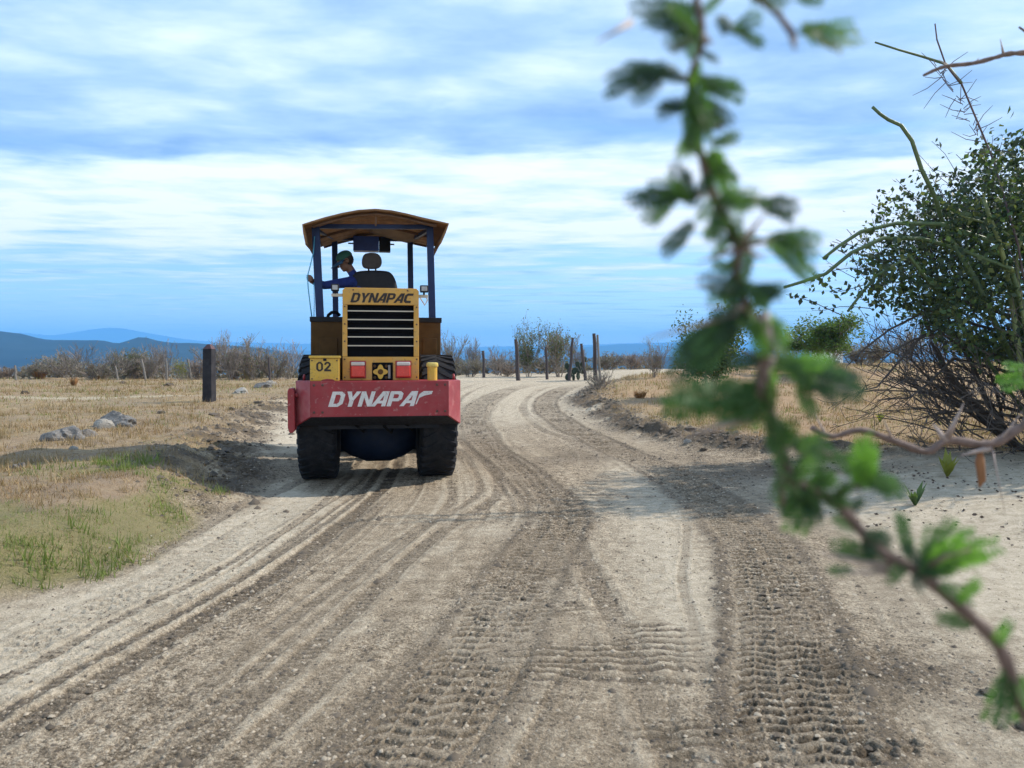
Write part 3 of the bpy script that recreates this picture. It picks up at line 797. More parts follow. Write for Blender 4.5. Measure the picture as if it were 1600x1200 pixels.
MB().box((-.33, sw+.03, 1.90), (.33, sw+.52, 2.04)).build('seat_cushion', M_seat, roller, bevel=.04)
MB().box((-.24, sw+.08, 1.60), (.24, sw+.45, 1.90)).build('seat_base', M_dark, roller, bevel=.01)

# canopy: posts, beams, curved canvas roof (leaning slightly to the left)
def beam(name, a, b, r, m=M_navy):
    a, b = Vector(a), Vector(b); d = (b-a).normalized()
    q = d.to_track_quat('Z', 'Y').to_matrix().to_4x4(); L = (b-a).length
    mb = MB().box((-r, -r, 0), (r, r, L), Matrix.Translation(a) @ q)
    return mb.build(name, m, roller, bevel=.006)
Yr, Yf = 10.45, 11.95
rl_t = (lu(494.5, Yr), lw(Yr), lz(356, Yr)); rl_b = (lu(501.5, Yr), lw(Yr), zp-.02)
rr_t = (lu(672.5, Yr), lw(Yr), lz(352, Yr)); rr_b = (lu(676.5, Yr), lw(Yr), zp-.02)
fl_t = (lu(523.5, Yf), lw(Yf), lz(373, Yf)); fl_b = (lu(526, Yf), lw(Yf), 1.6)
fr_t = (lu(641, Yf), lw(Yf), lz(372, Yf)); fr_b = (lu(643.5, Yf), lw(Yf), 1.6)
beam('canopy_post', rl_b, rl_t, .050); beam('canopy_post', rr_b, rr_t, .045)
beam('canopy_post', fl_b, fl_t, .042); beam('canopy_post', fr_b, fr_t, .042)
beam('canopy_beam', (fl_t[0]-.05, fl_t[1], fl_t[2]+.0), (fr_t[0]+.10, fr_t[1], fr_t[2]), .030)
beam('canopy_beam', (rl_t[0], rl_t[1]+.02, rl_t[2]+.01), (rr_t[0], rr_t[1]+.02, rr_t[2]+.01), .030)
beam('canopy_beam', (rl_t[0], rl_t[1]+.05, rl_t[2]-.02), (fl_t[0], fl_t[1]-.05, fl_t[2]-.02), .026)
beam('canopy_beam', (rr_t[0], rr_t[1]+.05, rr_t[2]-.02), (fr_t[0], fr_t[1]-.05, fr_t[2]-.02), .026)
Y0r, Y1r = 10.15, 12.15
top = [(474, 352.5), (489, 347), (510, 340), (535, 333), (560, 327.5), (587, 325), (612, 326.5), (637, 331), (660, 336), (684, 340.5), (703.5, 344.5)]
skL, skR = [(475.5, 366), (479, 383)], [(698, 360), (691, 376)]
secs = []
rnd = random.Random(4)
for k, f in enumerate((0, .03, .25, .5, .75, .97, 1.0)):
    line = [skL[1], skL[0]] + top + [skR[0], skR[1]]
    out = []
    for i, (a, b) in enumerate(line):
        uu = lu(a, Y0r)*(1-.02*f); zz_ = lz(b, Y0r)
        e = abs(i-7)/7
        zz_ -= .02*f*(1-e) + .015*math.sin(math.pi*f*2)*(1-e) + rnd.uniform(-.008, .008)*(0 < k < 6)
        uu += rnd.uniform(-.008, .008)*(0 < k < 6)
        out.append((uu, lw(Y0r)+(lw(Y1r)-lw(Y0r))*f, zz_))
    secs.append(out)
rf = MB(); n = len(secs[0])
for s in secs: rf.v += s
for k in range(len(secs)-1):
    for i in range(n-1):
        rf.f.append((k*n+i, k*n+i+1, (k+1)*n+i+1, (k+1)*n+i))
roof = rf.build('canopy_roof', M_tarp, roller, smooth=False)
so = roof.modifiers.new('solid', 'SOLIDIFY'); so.thickness = .025; so.offset = -1
# roof bows under the canvas and rear hem
for f, nm in ((.035, 'roof_bow'), (.5, 'roof_bow'), (.965, 'roof_bow')):
    b = MB(); pts = []
    for a, bb in top[1:-1]:
        pts.append((lu(a, Y0r)*(1-.02*f), lw(Y0r)+(lw(Y1r)-lw(Y0r))*f, lz(bb, Y0r)-.062))
    b.tube(pts, .022, 6); b.build('roof_bow', mat('rusty_steel', (.10, .05, .025), .8, var=.3), roof, smooth=True)
beam('roof_strut', (lu(587, Y0r), lw(Y0r)+.10, lz(356, Yr)), (lu(587, Y0r), lw(Y0r)+.08, lz(329, Y0r)), .014, mat('rusty_steel', (.10, .05, .025)))
# boards of the ceiling, seen from below
nb = 11
for i in range(nb):
    t0 = 1+i*(len(top)-2-.0)/nb*.0
bd = mat('ceiling_wood', (.30, .155, .06), .8, var=.35, vscale=3, stretch=(3, .5, 3))
for k in range(8):
    f0 = .06+k*.113; f1 = f0+.103
    b = MB(); lo = []; hi = []
    for a, bb in top[1:-1]:
        lo.append((lu(a, Y0r)*.985, lz(bb, Y0r)-.040-.02*f0))
    wa = lw(Y0r)+(lw(Y1r)-lw(Y0r))*f0; wb2 = lw(Y0r)+(lw(Y1r)-lw(Y0r))*f1
    m_ = len(lo)
    b.v = [(x, wa, z) for x, z in lo]+[(x, wb2, z) for x, z in lo]+[(x, wa, z+.010) for x, z in lo]+[(x, wb2, z+.010) for x, z in lo]
    for i in range(m_-1):
        b.f += [(i, i+1, m_+i+1, m_+i), (2*m_+i, 3*m_+i, 3*m_+i+1, 2*m_+i+1), (i, 2*m_+i, 2*m_+i+1, i+1), (m_+i, m_+i+1, 3*m_+i+1, 3*m_+i)]
    b.f += [(0, m_, 3*m_, 2*m_), (m_-1, 3*m_-1, 4*m_-1, 2*m_-1)]
    b.build('ceiling_board', bd, roof)
# tan lining sagging from the front right
sg = MB(); G = 9
for j in range(5):
    for i in range(G):
        f = i/(G-1); g = j/4
        px = 577+f*92
        sag = [358, 361, 364, 367, 370, 372, 371, 366, 358][i]
        topy = 354
        py = topy+(sag-topy)*g
        sg.v.append((lu(px, 11.3)+.01*math.sin(3*g), lw(11.2+.35*g), lz(py, 11.3)))
for j in range(4):
    for i in range(G-1):
        sg.f.append((j*G+i, j*G+i+1, (j+1)*G+i+1, (j+1)*G+i))
sgo = sg.build('sagging_lining', M_lin, roof, smooth=True)
so = sgo.modifiers.new('solid', 'SOLIDIFY'); so.thickness = .006
# left front flap
fl = MB().prism([(lu(500, 11.9), lz(366, 11.9)), (lu(513, 11.9), lz(368, 11.9)), (lu(521, 11.9), lz(376, 11.9)), (lu(524, 11.9), lz(372, 11.9)), (lu(528, 11.9), lz(362, 11.9)), (lu(505, 11.9), lz(360, 11.9))], lw(11.98), lw(12.0)).build('front_flap', M_lin, roof)
fl = MB().prism([(lu(634, 11.9), lz(366, 11.9)), (lu(648, 11.9), lz(377, 11.9)), (lu(657, 11.9), lz(369, 11.9)), (lu(660, 11.9), lz(360, 11.9)), (lu(640, 11.9), lz(358, 11.9))], lw(11.98), lw(12.0)).build('front_flap', M_lin, roof)
# blue box under the front beam
ua, ub = lu(552.5, 11.85), lu(592, 11.85)
cb = MB().box((ua, lw(11.70), lz(393, 11.85)), (ub, lw(11.9), lz(370.5, 11.85))).build('overhead_box', M_blue, roller, bevel=.008)
MB().box((ub+.002, lw(11.74), lz(393, 11.85)), (lu(610, 11.85), lw(11.9), lz(371, 11.85))).build('control_panel', M_dark, cb, bevel=.006)
for q0, q1 in ((544.5, 553.5), (609, 616)): MB().tube([(lu(q0, 11.85), lw(11.8), lz(381, 11.85)), (lu(q1, 11.85), lw(11.8), lz(381, 11.85))], .012, 6).build('mounting_pin', M_dark, cb)
# thin rope from canopy corner to the platform rail
rp = MB().tube([(lu(494, 10.5), lw(10.38), lz(372, 10.45)), (lu(492.5, 10.5), lw(10.36), lz(396, 10.4)), (lu(487, 10.5), lw(10.33), lz(421, 10.4)), (lu(484, 10.5), lw(10.32), lz(433, 10.4)), (lu(485, 10.5), lw(10.33), lz(452, 10.4)), (lu(488, 10.5), lw(10.34), lz(478, 10.4)), (lu(490.5, 10.5), lw(10.35), zp)], .0075, 6)
rp.tube([(lu(492.8, 10.5), lw(10.40), lz(442, 10.4)), (lu(493.4, 10.5), lw(10.4), lz(470, 10.4)), (lu(492.8, 10.5), lw(10.4), zp)], .005, 6)
rp.build('pull_rope', M_rope, roller, smooth=True)

# ================================================================ OPERATOR (one continuous figure)
RM = Matrix.Translation(roller.location) @ Matrix.Rotation(YAW, 4, 'Z')
def capsule(mb, pts, radii, n=12):
    mb.tube(pts, radii, n)
    for p, r in ((pts[0], radii[0]), (pts[-1], radii[-1])): ball(mb, p, (r, r, r))
def ball(mb, c, r, M=None, nu=14, nv=9):
    c = Vector(c); vs = []; fs = []
    for j in range(nv+1):
        ph = math.pi*j/nv
        for i in range(nu):
            th = 2*math.pi*i/nu
            p = Vector((r[0]*math.sin(ph)*math.cos(th), r[1]*math.sin(ph)*math.sin(th), r[2]*math.cos(ph)))
            if M: p = M @ p
            vs.append(c+p)
    for j in range(nv):
        for i in range(nu):
            i2 = (i+1) % nu
            fs.append((j*nu+i, j*nu+i2, (j+1)*nu+i2, (j+1)*nu+i))
    mb.add(vs, fs)
def make_operator():
    root_loc = Vector((lu(572, 11.1), lw(11.15), 2.045))
    person = empty('person', RM @ root_loc, YAW)
    tag(person, 'person in blue long-sleeved shirt and green cap leaning out left on the roller', 'person')
    o = root_loc
    L = lambda px, py, Y: Vector((lu(px, Y), lw(Y), lz(py, Y)))-o
    pel = Vector((0, .02, .09))
    chest = L(562, 452, 11.05); neck = L(557, 432, 11.0)
    headc = L(539.0, 408, 10.97)
    shL = L(549, 440, 10.95); shR = L(583, 436, 11.12)
    elL = L(508, 446, 10.72); wrL = L(488.5, 439.5, 10.47); 
    mb = MB()
    mb.tube([pel, pel*.5+chest*.5, chest, neck], [.17, .165, .175, .075], 14); ball(mb, pel, (.18, .15, .12)); ball(mb, chest, (.19, .14, .16))
    capsule(mb, [neck-Vector((0, 0, .04)), headc+Vector((.03, .02, -.04))], [.062, .058])
    capsule(mb, [chest+Vector((0, 0, .04)), shL], [.11, .085]); capsule(mb, [chest+Vector((0, 0, .04)), shR], [.11, .085])
    capsule(mb, [shL, shL*.5+elL*.5, elL], [.080, .068, .056]); capsule(mb, [elL, elL*.45+wrL*.55, wrL], [.056, .048, .036])
    elR = L(600, 462, 11.4); wrR = Vector((stc.x+.19, stc.y-.02, stc.z+.01))-o
    capsule(mb, [shR, elR], [.078, .056]); capsule(mb, [elR, wrR], [.054, .034])
    ball(mb, wrR+Vector((-.02, .04, .01)), (.045, .05, .03))
    for s in (-1, 1):
        hip = pel+Vector((s*.10, .05, -.02)); knee = pel+Vector((s*.17, .46, .06)); ank = Vector((s*.17, .55, -.34)); toe = Vector((s*.18, .74, -.39))
        capsule(mb, [hip, knee], [.10, .068]); capsule(mb, [knee, ank], [.066, .045]); capsule(mb, [ank+Vector((0, 0, -.03)), toe], [.052, .038])
    # head: faces left and down
    fdir = Vector((-.86, -.22, -.46)).normalized(); up = Vector((-.42, -.05, .9)); up = (up-fdir*up.dot(fdir)).normalized(); side = fdir.cross(up)
    HM = Matrix((fdir, side, up)).transposed()*1.13
    H = lambda f, s_, u_: headc+(fdir*f+side*s_+up*u_)*1.13
    ball(mb, H(-.012, 0, .02), (.100, .080, .105), HM)
    ball(mb, H(.022, 0, -.06), (.062, .056, .065), HM)
    ball(mb, H(.055, 0, -.095), (.028, .032, .024), HM)          # chin
    capsule(mb, [H(.085, 0, .005), H(.106, 0, -.035)], [.011, .016], 8)   # nose
    ball(mb, H(.075, 0, .022), (.022, .055, .012), HM)            # brow
    ball(mb, H(.083, 0, -.066), (.012, .024, .008), HM)           # mouth
    for s in (-1, 1): ball(mb, H(-.01, s*.080, -.01), (.024, .012, .034), HM)
    # left hand gripping the rope
    rope = L(484.3, 432, 10.39)
    palm = wrL*.45+rope*.55+Vector((.006, 0, -.008))
    ball(mb, palm, (.036, .040, .045))
    capsule(mb, [wrL, palm], [.034, .034])
    for k in range(4):
        zf = .040-.024*k
        b0 = palm+Vector((.004, -.034, zf)); ln = (.95, 1.05, 1.0, .8)[k]
        p1 = b0+Vector((-.036, -.012, .004))*ln; p2 = p1+Vector((-.014, .030, .0))*ln; p3 = p2+Vector((.018, .020, -.002))*ln
        capsule(mb, [b0, p1, p2, p3], [.0115, .0105, .010, .009], 8)
    t0 = palm+Vector((.0, .02, .02)); capsule(mb, [t0, t0+Vector((-.03, .022, .018)), t0+Vector((-.052, .006, .026))], [.014, .012, .010], 8)
    tmp = mb.build('body_tmp', None)
    rm = tmp.modifiers.new('r', 'REMESH'); rm.mode = 'VOXEL'; rm.voxel_size = .009; rm.use_smooth_shade = True
    sm = tmp.modifiers.new('s', 'SMOOTH'); sm.factor = .5; sm.iterations = 3
    dg = bpy.context.evaluated_depsgraph_get(); dg.update()
    me = bpy.data.meshes.new_from_object(tmp.evaluated_get(dg))
    bpy.data.objects.remove(tmp)
    me.materials.clear()
    for m_ in (mat('blue_shirt', (.010, .024, .15), .85, var=.3, vscale=12, bump=.3, bscale=40), mat('skin', (.15, .075, .048), .55, var=.12), mat('work_trousers', (.03, .035, .06), .85, var=.2), mat('boots', (.02, .017, .015), .7)): me.materials.append(m_)
    nrm = (wrL-elL).normalized()
    for p in me.polygons:
        c = Vector(p.center); i = 0
        if (c-headc).length < .17 and c.z > neck.z-.02 + .0 and (c-neck).length > .05: i = 1
        if (c-wrL).dot(nrm) > -.01 and (c-wrL).length < .2: i = 1
        if (c-wrR).length < .07 and c.y > wrR.y-.01: i = 1
        if c.z < pel.z+.06 and i == 0 : i = 2
        if c.z < -.33: i = 3
        p.material_index = i; p.use_smooth = True
    body = link('body', me, person)
    # hair, cap, sunglasses
    hr = MB(); ball(hr, H(-.030, 0, .012), (.092, .085, .095), HM); 
    hr.v = [v for v in hr.v]
    hm_ = hr.build('hair', mat('black_hair', (.012, .010, .009), .7), person, smooth=True)
    cp = MB(); 
    ball(cp, H(-.018, 0, .050), (.108, .090, .078), HM)
    cap_ = cp.build('cap', mat('green_cap', (.012, .075, .055), .8, var=.25, bump=.2), person, smooth=True)
    vz = MB(); rows = []
    for j in range(4):
        for i in range(9):
            a = (i/8-.5)*math.pi*.9
            rr2 = .088+.026*j
            vz.v.append(H(math.cos(a)*rr2*(1.0)-.005+.012*j, math.sin(a)*.082, .030-.012*j-.012*math.sin(a)**2))
    for j in range(3):
        for i in range(8): vz.f.append((j*9+i, j*9+i+1, (j+1)*9+i+1, (j+1)*9+i))
    vo = vz.build('visor', mat('blue_visor', (.015, .07, .16), .7), cap_, smooth=True)
    so = vo.modifiers.new('t', 'SOLIDIFY'); so.thickness = .006
    sg = MB()
    for s in (-1, 1):
        ball(sg, H(.083, s*.034, -.003), (.012, .026, .020), HM)
        sg.tube([H(.080, s*.058, .002), H(.03, s*.086, .004), H(-.02, s*.090, .0)], .004, 6)
    sg.tube([H(.093, -.012, .002), H(.093, .012, .002)], .004, 6)
    sg.build('sunglasses', M_blk, person, smooth=True)
    cl = MB(); cl.tube([neck+Vector((.0, .0, .0))+Vector((.07*math.cos(2*math.pi*k/16), .065*math.sin(2*math.pi*k/16), .012*math.cos(2*math.pi*k/16))) for k in range(17)], .016, 8, cap=False)
    cl.build('collar', MATS['blue_shirt'], person, smooth=True)
make_operator()

# ---- small hardware: bolts, seams, hinges, latch, hoses
M_bolt = mat('old_bolt', (.10, .05, .04), .6, metal=.4)
bolt_me = MB().lathe([(0, .0), (0, .013), (-.008, .013), (-.010, .009), (-.010, 0)], 6, 'y').mesh('bolt', M_bolt)
def bolt(px, py, Y, parent, s=1.0):
    o = link('bolt', bolt_me, parent); o.location = (lu(px, Y), lw(Y)-.0005, lz(py, Y)); o.scale = (s, s, s); return o
for px in (492, 505, 684, 697):
    for py in (600, 642): bolt(px, py, Yb, bumper, 1.2)
for px in (539, 651.5):
    for py in (478, 505, 532, 560, 588): bolt(px, py, Yh, hood, .8)
for px in (552, 637): bolt(px, 452, Yh, hood, .8)
for px in (489, 527):
    for py in (562, 590): bolt(px, py, 8.97, bx, .7)
MB().box((lu(506, 8.97), lw(8.97)-.012, lz(562.5, 8.97)), (lu(511, 8.97), lw(8.97)-.0005, lz(555.5, 8.97))).build('latch', M_dark, bx, bevel=.002)
MB().box((lu(594, Yb)-.004, wb-.003, zb_+.01), (lu(594, Yb)+.004, wb-.0003, zt_-.01)).build('weld_seam', M_red, bumper)
for px in (475, 713):
    u_ = lu(px, 9.2); MB().tube([(u_, lw(9.35), zt_+.002), (u_, lw(9.35), zt_+.05), (u_+.0, lw(9.38), zt_+.06)], .014, 8).build('lifting_eye', M_red, bumper, smooth=True)
for i_, (pu, pz) in enumerate(((-.28, .92), (.05, .90), (.30, .93))):
    MB().tube([(pu, -.86, .95), (pu+.02, -.88, pz-.18), (pu+.10, -.80, pz-.26), (pu+.16, -.6, pz-.12), (pu+.16, -.45, pz+.05)], .018, 8).build('hydraulic_hose', M_blk, roller, smooth=True)
MB().box((lu(500, Yp), lw(Yp)-.022, 1.45), (lu(528, Yp), lw(Yp)-.001, 1.80)).build('access_cover', M_och, roller, bevel=.006)
MB().box((lu(661, Yp), lw(Yp)-.022, 1.45), (lu(684, Yp), lw(Yp)-.001, 1.80)).build('access_cover', M_och, roller, bevel=.006)
for i_, uq in enumerate((-.30, -.22, .34)):
    MB().tube([(uq, lw(11.45), 1.6), (uq, lw(11.45), 2.18), (uq, lw(11.43), 2.24)], [.012, .012, .022], 8).build('control_lever', M_blk, roller, smooth=True)
# ================================================================ STONES, POSTS, PLANTS
M_rock = mat('grey_stone', (.21, .195, .18), .95, var=.5, vscale=2.2, bump=1.0, bscale=7, dirt=.8, dirtcol=(.085, .075, .065), spec=.1)
M_rockp = mat('pale_stone', (.33, .30, .26), .9, var=.35, vscale=5, bump=.6, bscale=14, dirt=.6, dirtcol=(.17, .15, .12), spec=.1)
M_clod = mat('dark_earth', (.10, .075, .052), .95, var=.4, vscale=9, bump=.5, bscale=20)
def rock_mesh(name, seed, m, fl=.6):
    bm = bmesh.new(); bmesh.ops.create_icosphere(bm, subdivisions=4, radius=1)
    rs = np.random.RandomState(seed)
    planes = [(Vector(rs.normal(size=3)).normalized(), rs.uniform(.65, .95)) for _ in range(7)]
    co = np.array([v.co[:] for v in bm.verts])
    nz = fbm(co[:, 0]*2.2+co[:, 2]*2.1+seed, co[:, 1]*2.2-co[:, 2]*1.3, seed, 5, .6)-.5
    for v, q in zip(bm.verts, nz):
        p = v.co*(1+q*1.1)
        for nn, d in planes:
            e = p.dot(nn)-d
            if e > 0: p = p-nn*e*.85
        v.co = (p.x, p.y, p.z*fl)
    me = bpy.data.meshes.new(name); bm.to_mesh(me); bm.free(); me.materials.append(m)
    return me
def ground_at(px, py, guess=15.0):
    """where the sight line of a photo pixel meets the ground"""
    D = np.linspace(2.2, 60, 1600)
    X = (px-800)/F*D; Z = CAMH-(py-HOR)/F*D
    h = height(X, D)
    k = np.nonzero(Z <= h)[0]
    i = k[0] if len(k) else len(D)-1
    return Vector((X[i], D[i], h[i]))
ROCKS = [ # px, py(base), width px, kind, label
    (100, 687, 66, 'g', 'large grey boulder lying in the dry grass left of the road'),
    (136, 681, 32, 'g', 'smaller grey stone touching the right side of the large boulder'),
    (182, 664, 70, 'g', 'long low dark grey boulder behind the large boulder in the dry grass'),
    (165, 668, 34, 'p', 'pale stone at the left end of the long low boulder'),
    (115, 702, 18, 'p', 'small pale stone in front of the large grey boulder'),
    (28, 731, 26, 'g', 'small round grey stone near the left edge of the photo'),
    (378, 614, 26, 'p', 'flat pale stone between the concrete post and the roller'),
    (410, 606, 30, 'g', 'grey stone near the left side of the red bumper, left of a pale one'),
    (424, 602, 20, 'p', 'pale stone just left of the roller tyre, beside a grey one'),
    (1075, 692, 14, 'p', 'white stone on the spoil bank right of the road'),
    (1100, 704, 14, 'd', 'dark clod at the right end of the spoil bank'),
    (1545, 1086, 30, 'd', 'dark clod of earth on the sand in the lower right corner'),
    (38, 615, 14, 'd', 'dark mound farthest left in the dry field'),
    (192, 600, 13, 'd', 'small dark mound near the shrubs left of the concrete post'),
    (182, 612, 12, 'd', 'small dark mound in the field below the mound by the shrubs'),
    (265, 603, 16, 'd', 'flat dark mound left of the concrete post'),
    (362, 640, 14, 'd', 'dark mound in the grass right of and nearer than the concrete post'),
    (403, 630, 12, 'd', 'dark clod at the grass edge left of the red bumper'),
    (335, 650, 20, 'd', 'wide low dark mound in front of the concrete post'),
    (252, 646, 14, 'd', 'low dark mound between the long boulder and the concrete post'),
]
kinds = {'g': ('boulder', M_rock, 'stone'), 'p': ('stone', M_rockp, 'stone'), 'd': ('earth_mound', M_clod, 'earth')}
for i, (px, py, wpx, k, lab) in enumerate(ROCKS):
    p = ground_at(px, py); nm, m, c = kinds[k]
    o = link(nm, rock_mesh(nm, 300+i, m, .8))
    s = wpx/F*p.y/2*1.0
    o.location = (p.x, p.y, p.z+s*(-.04 if k != 'd' else .02)); o.scale = (s, s*.8, s*(.9 if k != 'd' else .75)); o.rotation_euler = (0, 0, i*1.3)
    tag(o, lab, c, 'stones and clods on the verges')

# concrete marker post, dark face to the camera, lit side to the right
p = ground_at(327, 628)
D = p.y; s = 1/F*D
post = empty('marker_post', (p.x, p.y, p.z-.02), R(-7))
tag(post, 'dark square marker post with pyramid top standing in the dry field', 'post')
hh_ = (628-538)*s; hw_ = 7.6*s
mb = MB()
z1 = hh_*.93
mb.add([(-hw_, -hw_, 0), (hw_, -hw_, 0), (hw_, hw_, 0), (-hw_, hw_, 0), (-hw_*.93, -hw_*.93, z1), (hw_*.93, -hw_*.93, z1), (hw_*.93, hw_*.93, z1), (-hw_*.93, hw_*.93, z1)],
       [(3, 2, 1, 0), (0, 1, 5, 4), (1, 2, 6, 5), (2, 3, 7, 6), (3, 0, 4, 7), (4, 5, 6, 7)])
mb.build('post_shaft', mat('dark_concrete', (.030, .028, .032), .85, var=.3, bump=.2, dirt=.3, dirtcol=(.07, .065, .06), spec=.15), post, bevel=.008)
mb = MB(); a = hw_*.93; b_ = hw_*.28
mb.add([(-a, -a, z1+.001), (a, -a, z1+.001), (a, a, z1+.001), (-a, a, z1+.001), (-b_, -b_, hh_+.02), (b_, -b_, hh_+.02), (b_, b_, hh_+.02), (-b_, b_, hh_+.02)], [(3, 2, 1, 0), (0, 1, 5, 4), (1, 2, 6, 5), (2, 3, 7, 6), (3, 0, 4, 7), (4, 5, 6, 7)])
mb.build('post_cap', mat('dark_maroon_paint', (.085, .040, .042), .8, var=.3), post)

# fence posts
M_wood = mat('weathered_wood', (.065, .050, .048), .9, var=.4, vscale=8, bump=.6, bscale=25, stretch=(1, 1, .15))
M_wood2 = mat('pale_wood', (.18, .16, .14), .9, var=.35, vscale=8, bump=.6, bscale=25, stretch=(1, 1, .15))
def fence_post(px0, py0, px1, py1, D, wpx, m, lab, seed):
    a = at(px0, py0, D); g = hz(a.x, D)
    o = empty('fence_post', (a.x, D, g-.05))
    b = at(px1, py1, D)-Vector((a.x, D, g-.05))
    r = wpx/F*D/2; rs = random.Random(seed)
    n = 5; pts = [Vector((0, 0, 0)).lerp(b, k/n)+Vector((rs.uniform(-1, 1), rs.uniform(-1, 1), 0))*r*.25*(0 < k) for k in range(n+1)]
    mb = MB().tube(pts, [r*1.1, r*1.05, r, r*.95, r*.95, r*.8], 7)
    c = mb.build('fence_post', m, None, smooth=True, auto=45)
    c.location = o.location; bpy.data.objects.remove(o)
    tag(c, lab, 'fence post', 'old wooden fence posts')
    return c
FP = [(756, 584, 755, 548, 36, 4.5, M_wood, 'thin dark fence post nearest the roller, right of its rear tyre'),
      (810, 586, 806, 530, 33, 6.5, M_wood, 'dark thick fence post leaning left, left of the leafy bushes'),
      (855, 585, 853, 542, 34, 4.5, M_wood, 'short fence post standing within the leafy bushes'),
      (889, 584, 895, 528, 33, 5.0, M_wood, 'fence post leaning right, beside the prickly pear'),
      (915, 582, 908, 537, 33, 5.0, M_wood, 'fence post leaning left between the prickly pear and tallest post'),
      (931, 580, 928, 521, 33, 6.5, M_wood, 'tallest dark fence post at the right end of the row'),
      (938, 580, 933, 523, 32.8, 4.0, M_wood2, 'pale fence post standing against the tallest dark post'),
      (25, 592, 23, 571, 42, 3.5, M_wood2, 'pale fence post farthest left before the blue hills'),
      (185, 592, 180, 572, 42, 3.0, M_wood2, 'thin pale fence post among shrubs, right of the reddish tuft'),
      (229, 592, 221, 561, 41, 3.5, M_wood2, 'pale leaning fence post left of a straight one in the shrubs'),
      (261, 590, 259, 560, 42, 3.5, M_wood2, 'straight pale fence post left of the yellow-green shrub'),
      (299, 590, 294, 562, 42, 3.0, M_wood2, 'thin pale fence post just left of the marker post'),
      (422, 588, 420, 558, 40, 3.5, M_wood, 'dark fence post between the marker post and the roller')]
for i, a in enumerate(FP): fence_post(*a, 500+i)

# ---- branching shrubs
M_twig = mat('grey_twig', (.23, .19, .16), .9, var=.35, vscale=2)
M_twigd = mat('dark_twig', (.060, .048, .042), .9, var=.35, vscale=2)
M_lfo = mat('olive_leaf', (.10, .125, .040), .7, var=.4, vscale=3, trans=.35)
M_lfy = mat('yellow_green_leaf', (.20, .21, .035), .7, var=.35, vscale=3, trans=.4)
M_lfd = mat('dark_leaf', (.030, .052, .022), .6, var=.5, vscale=4, trans=.25)
M_lfg = mat('green_leaf', (.060, .105, .030), .6, var=.45, vscale=3, trans=.35)
M_dry = mat('dry_tuft', (.30, .155, .06), .9, var=.35, vscale=4, trans=.2)
M_strw = mat('straw_tuft', (.46, .33, .15), .9, var=.3, vscale=4, trans=.2)
def grow(mb, rs, p, d, L, r, depth, tips, kink=.35, up=.05, nch=(2, 4), fall=.68, rmin=.004):
    pts = [p.copy()]; rad = [r]; dirs = [d]
    n = 4 if depth > 1 else 3
    for k in range(n):
        d = (d+Vector((rs.uniform(-1, 1), rs.uniform(-1, 1), rs.uniform(-1, 1)))*kink*.6+Vector((0, 0, up))).normalized()
        p = p+d*(L/n); pts.append(p); rad.append(max(rmin, r*(1-.5*(k+1)/n))); dirs.append(d)
    mb.tube(pts, rad, 5 if r > .02 else 3, cap=False)
    tips.append((pts[-1], d, depth))
    if depth <= 0:
        tips.append((pts[1], d, 0)); return
    for c in range(rs.randint(*nch)):
        i = rs.randint(1, n)
        dd = (dirs[i]+Vector((rs.uniform(-1, 1), rs.uniform(-1, 1), rs.uniform(-.6, 1)))*.85).normalized()
        grow(mb, rs, pts[i], dd, L*fall*rs.uniform(.75, 1.2), max(rmin, rad[i]*.62), depth-1, tips, kink, up, nch, fall, rmin)
def leaf_mesh(name, C, size, m, seed, aspect=.55, flat=0.0):
    """one small folded leaf at each point of C"""
    rs = np.random.RandomState(seed); n = len(C); C = np.asarray(C)
    a = rs.normal(size=(n, 3)); a[:, 2] *= (1-flat); a /= np.linalg.norm(a, axis=1, keepdims=True)
    b = np.cross(a, rs.normal(size=(n, 3))); b /= np.linalg.norm(b, axis=1, keepdims=True)
    c = np.cross(a, b)
    s = (size*rs.uniform(.6, 1.3, n))[:, None]
    V = np.stack([C-a*s*.5, C+b*s*aspect*.5+c*s*.08, C+a*s*.5, C-b*s*aspect*.5+c*s*.08], 1).reshape(-1, 3)
    k = np.arange(n)*4
    Fc = np.stack([k, k+1, k+2, k+3], -1)
    return np_mesh(name, V, Fc, m)
def shrub_mesh(seed, h, wdt, stems=7, depth=3, leaf=0, leafsize=.05, lm=None, tw=M_twig, up=.12, lean=.8, kink=.35, zmin=0.0, spread=.12, rad=.022, fall=.68, flat=0.0, nch=(2, 4), rmin=.0045):
    rs = random.Random(seed); mb = MB(); tips = []
    for k in range(stems):
        a = rs.uniform(0, 2*math.pi); t = rs.uniform(.15, 1)*lean
        d = Vector((math.cos(a)*t, math.sin(a)*t, 1)).normalized()
        grow(mb, rs, Vector((math.cos(a)*.12, math.sin(a)*.12, -.05)), d, h*.52*rs.uniform(.7, 1.1), rad, depth, tips, kink, up, nch, fall, rmin)
    zs = max(v[2] for v in mb.v); xs = max(abs(v[0]) for v in mb.v)
    sz = h/zs; sx = wdt/2/xs
    bme = mb.mesh('branches', tw)
    V = np.empty(len(bme.vertices)*3, np.float32); bme.vertices.foreach_get('co', V); V = V.reshape(-1, 3)
    V *= np.array([sx, sx, sz], np.float32); bme.vertices.foreach_set('co', V.ravel())
    lme = None
    if leaf:
        P = np.array([t[0][:] for t in tips if t[0].z*sz > zmin*h])*np.array([sx, sx, sz])
        r2 = np.random.RandomState(seed)
        C = P[r2.randint(0, len(P), leaf)]+r2.normal(size=(leaf, 3))*spread
        C[:, 2] = np.maximum(C[:, 2], .03)
        lme = leaf_mesh('foliage', C, leafsize, lm, seed, flat=flat)
    return bme, lme
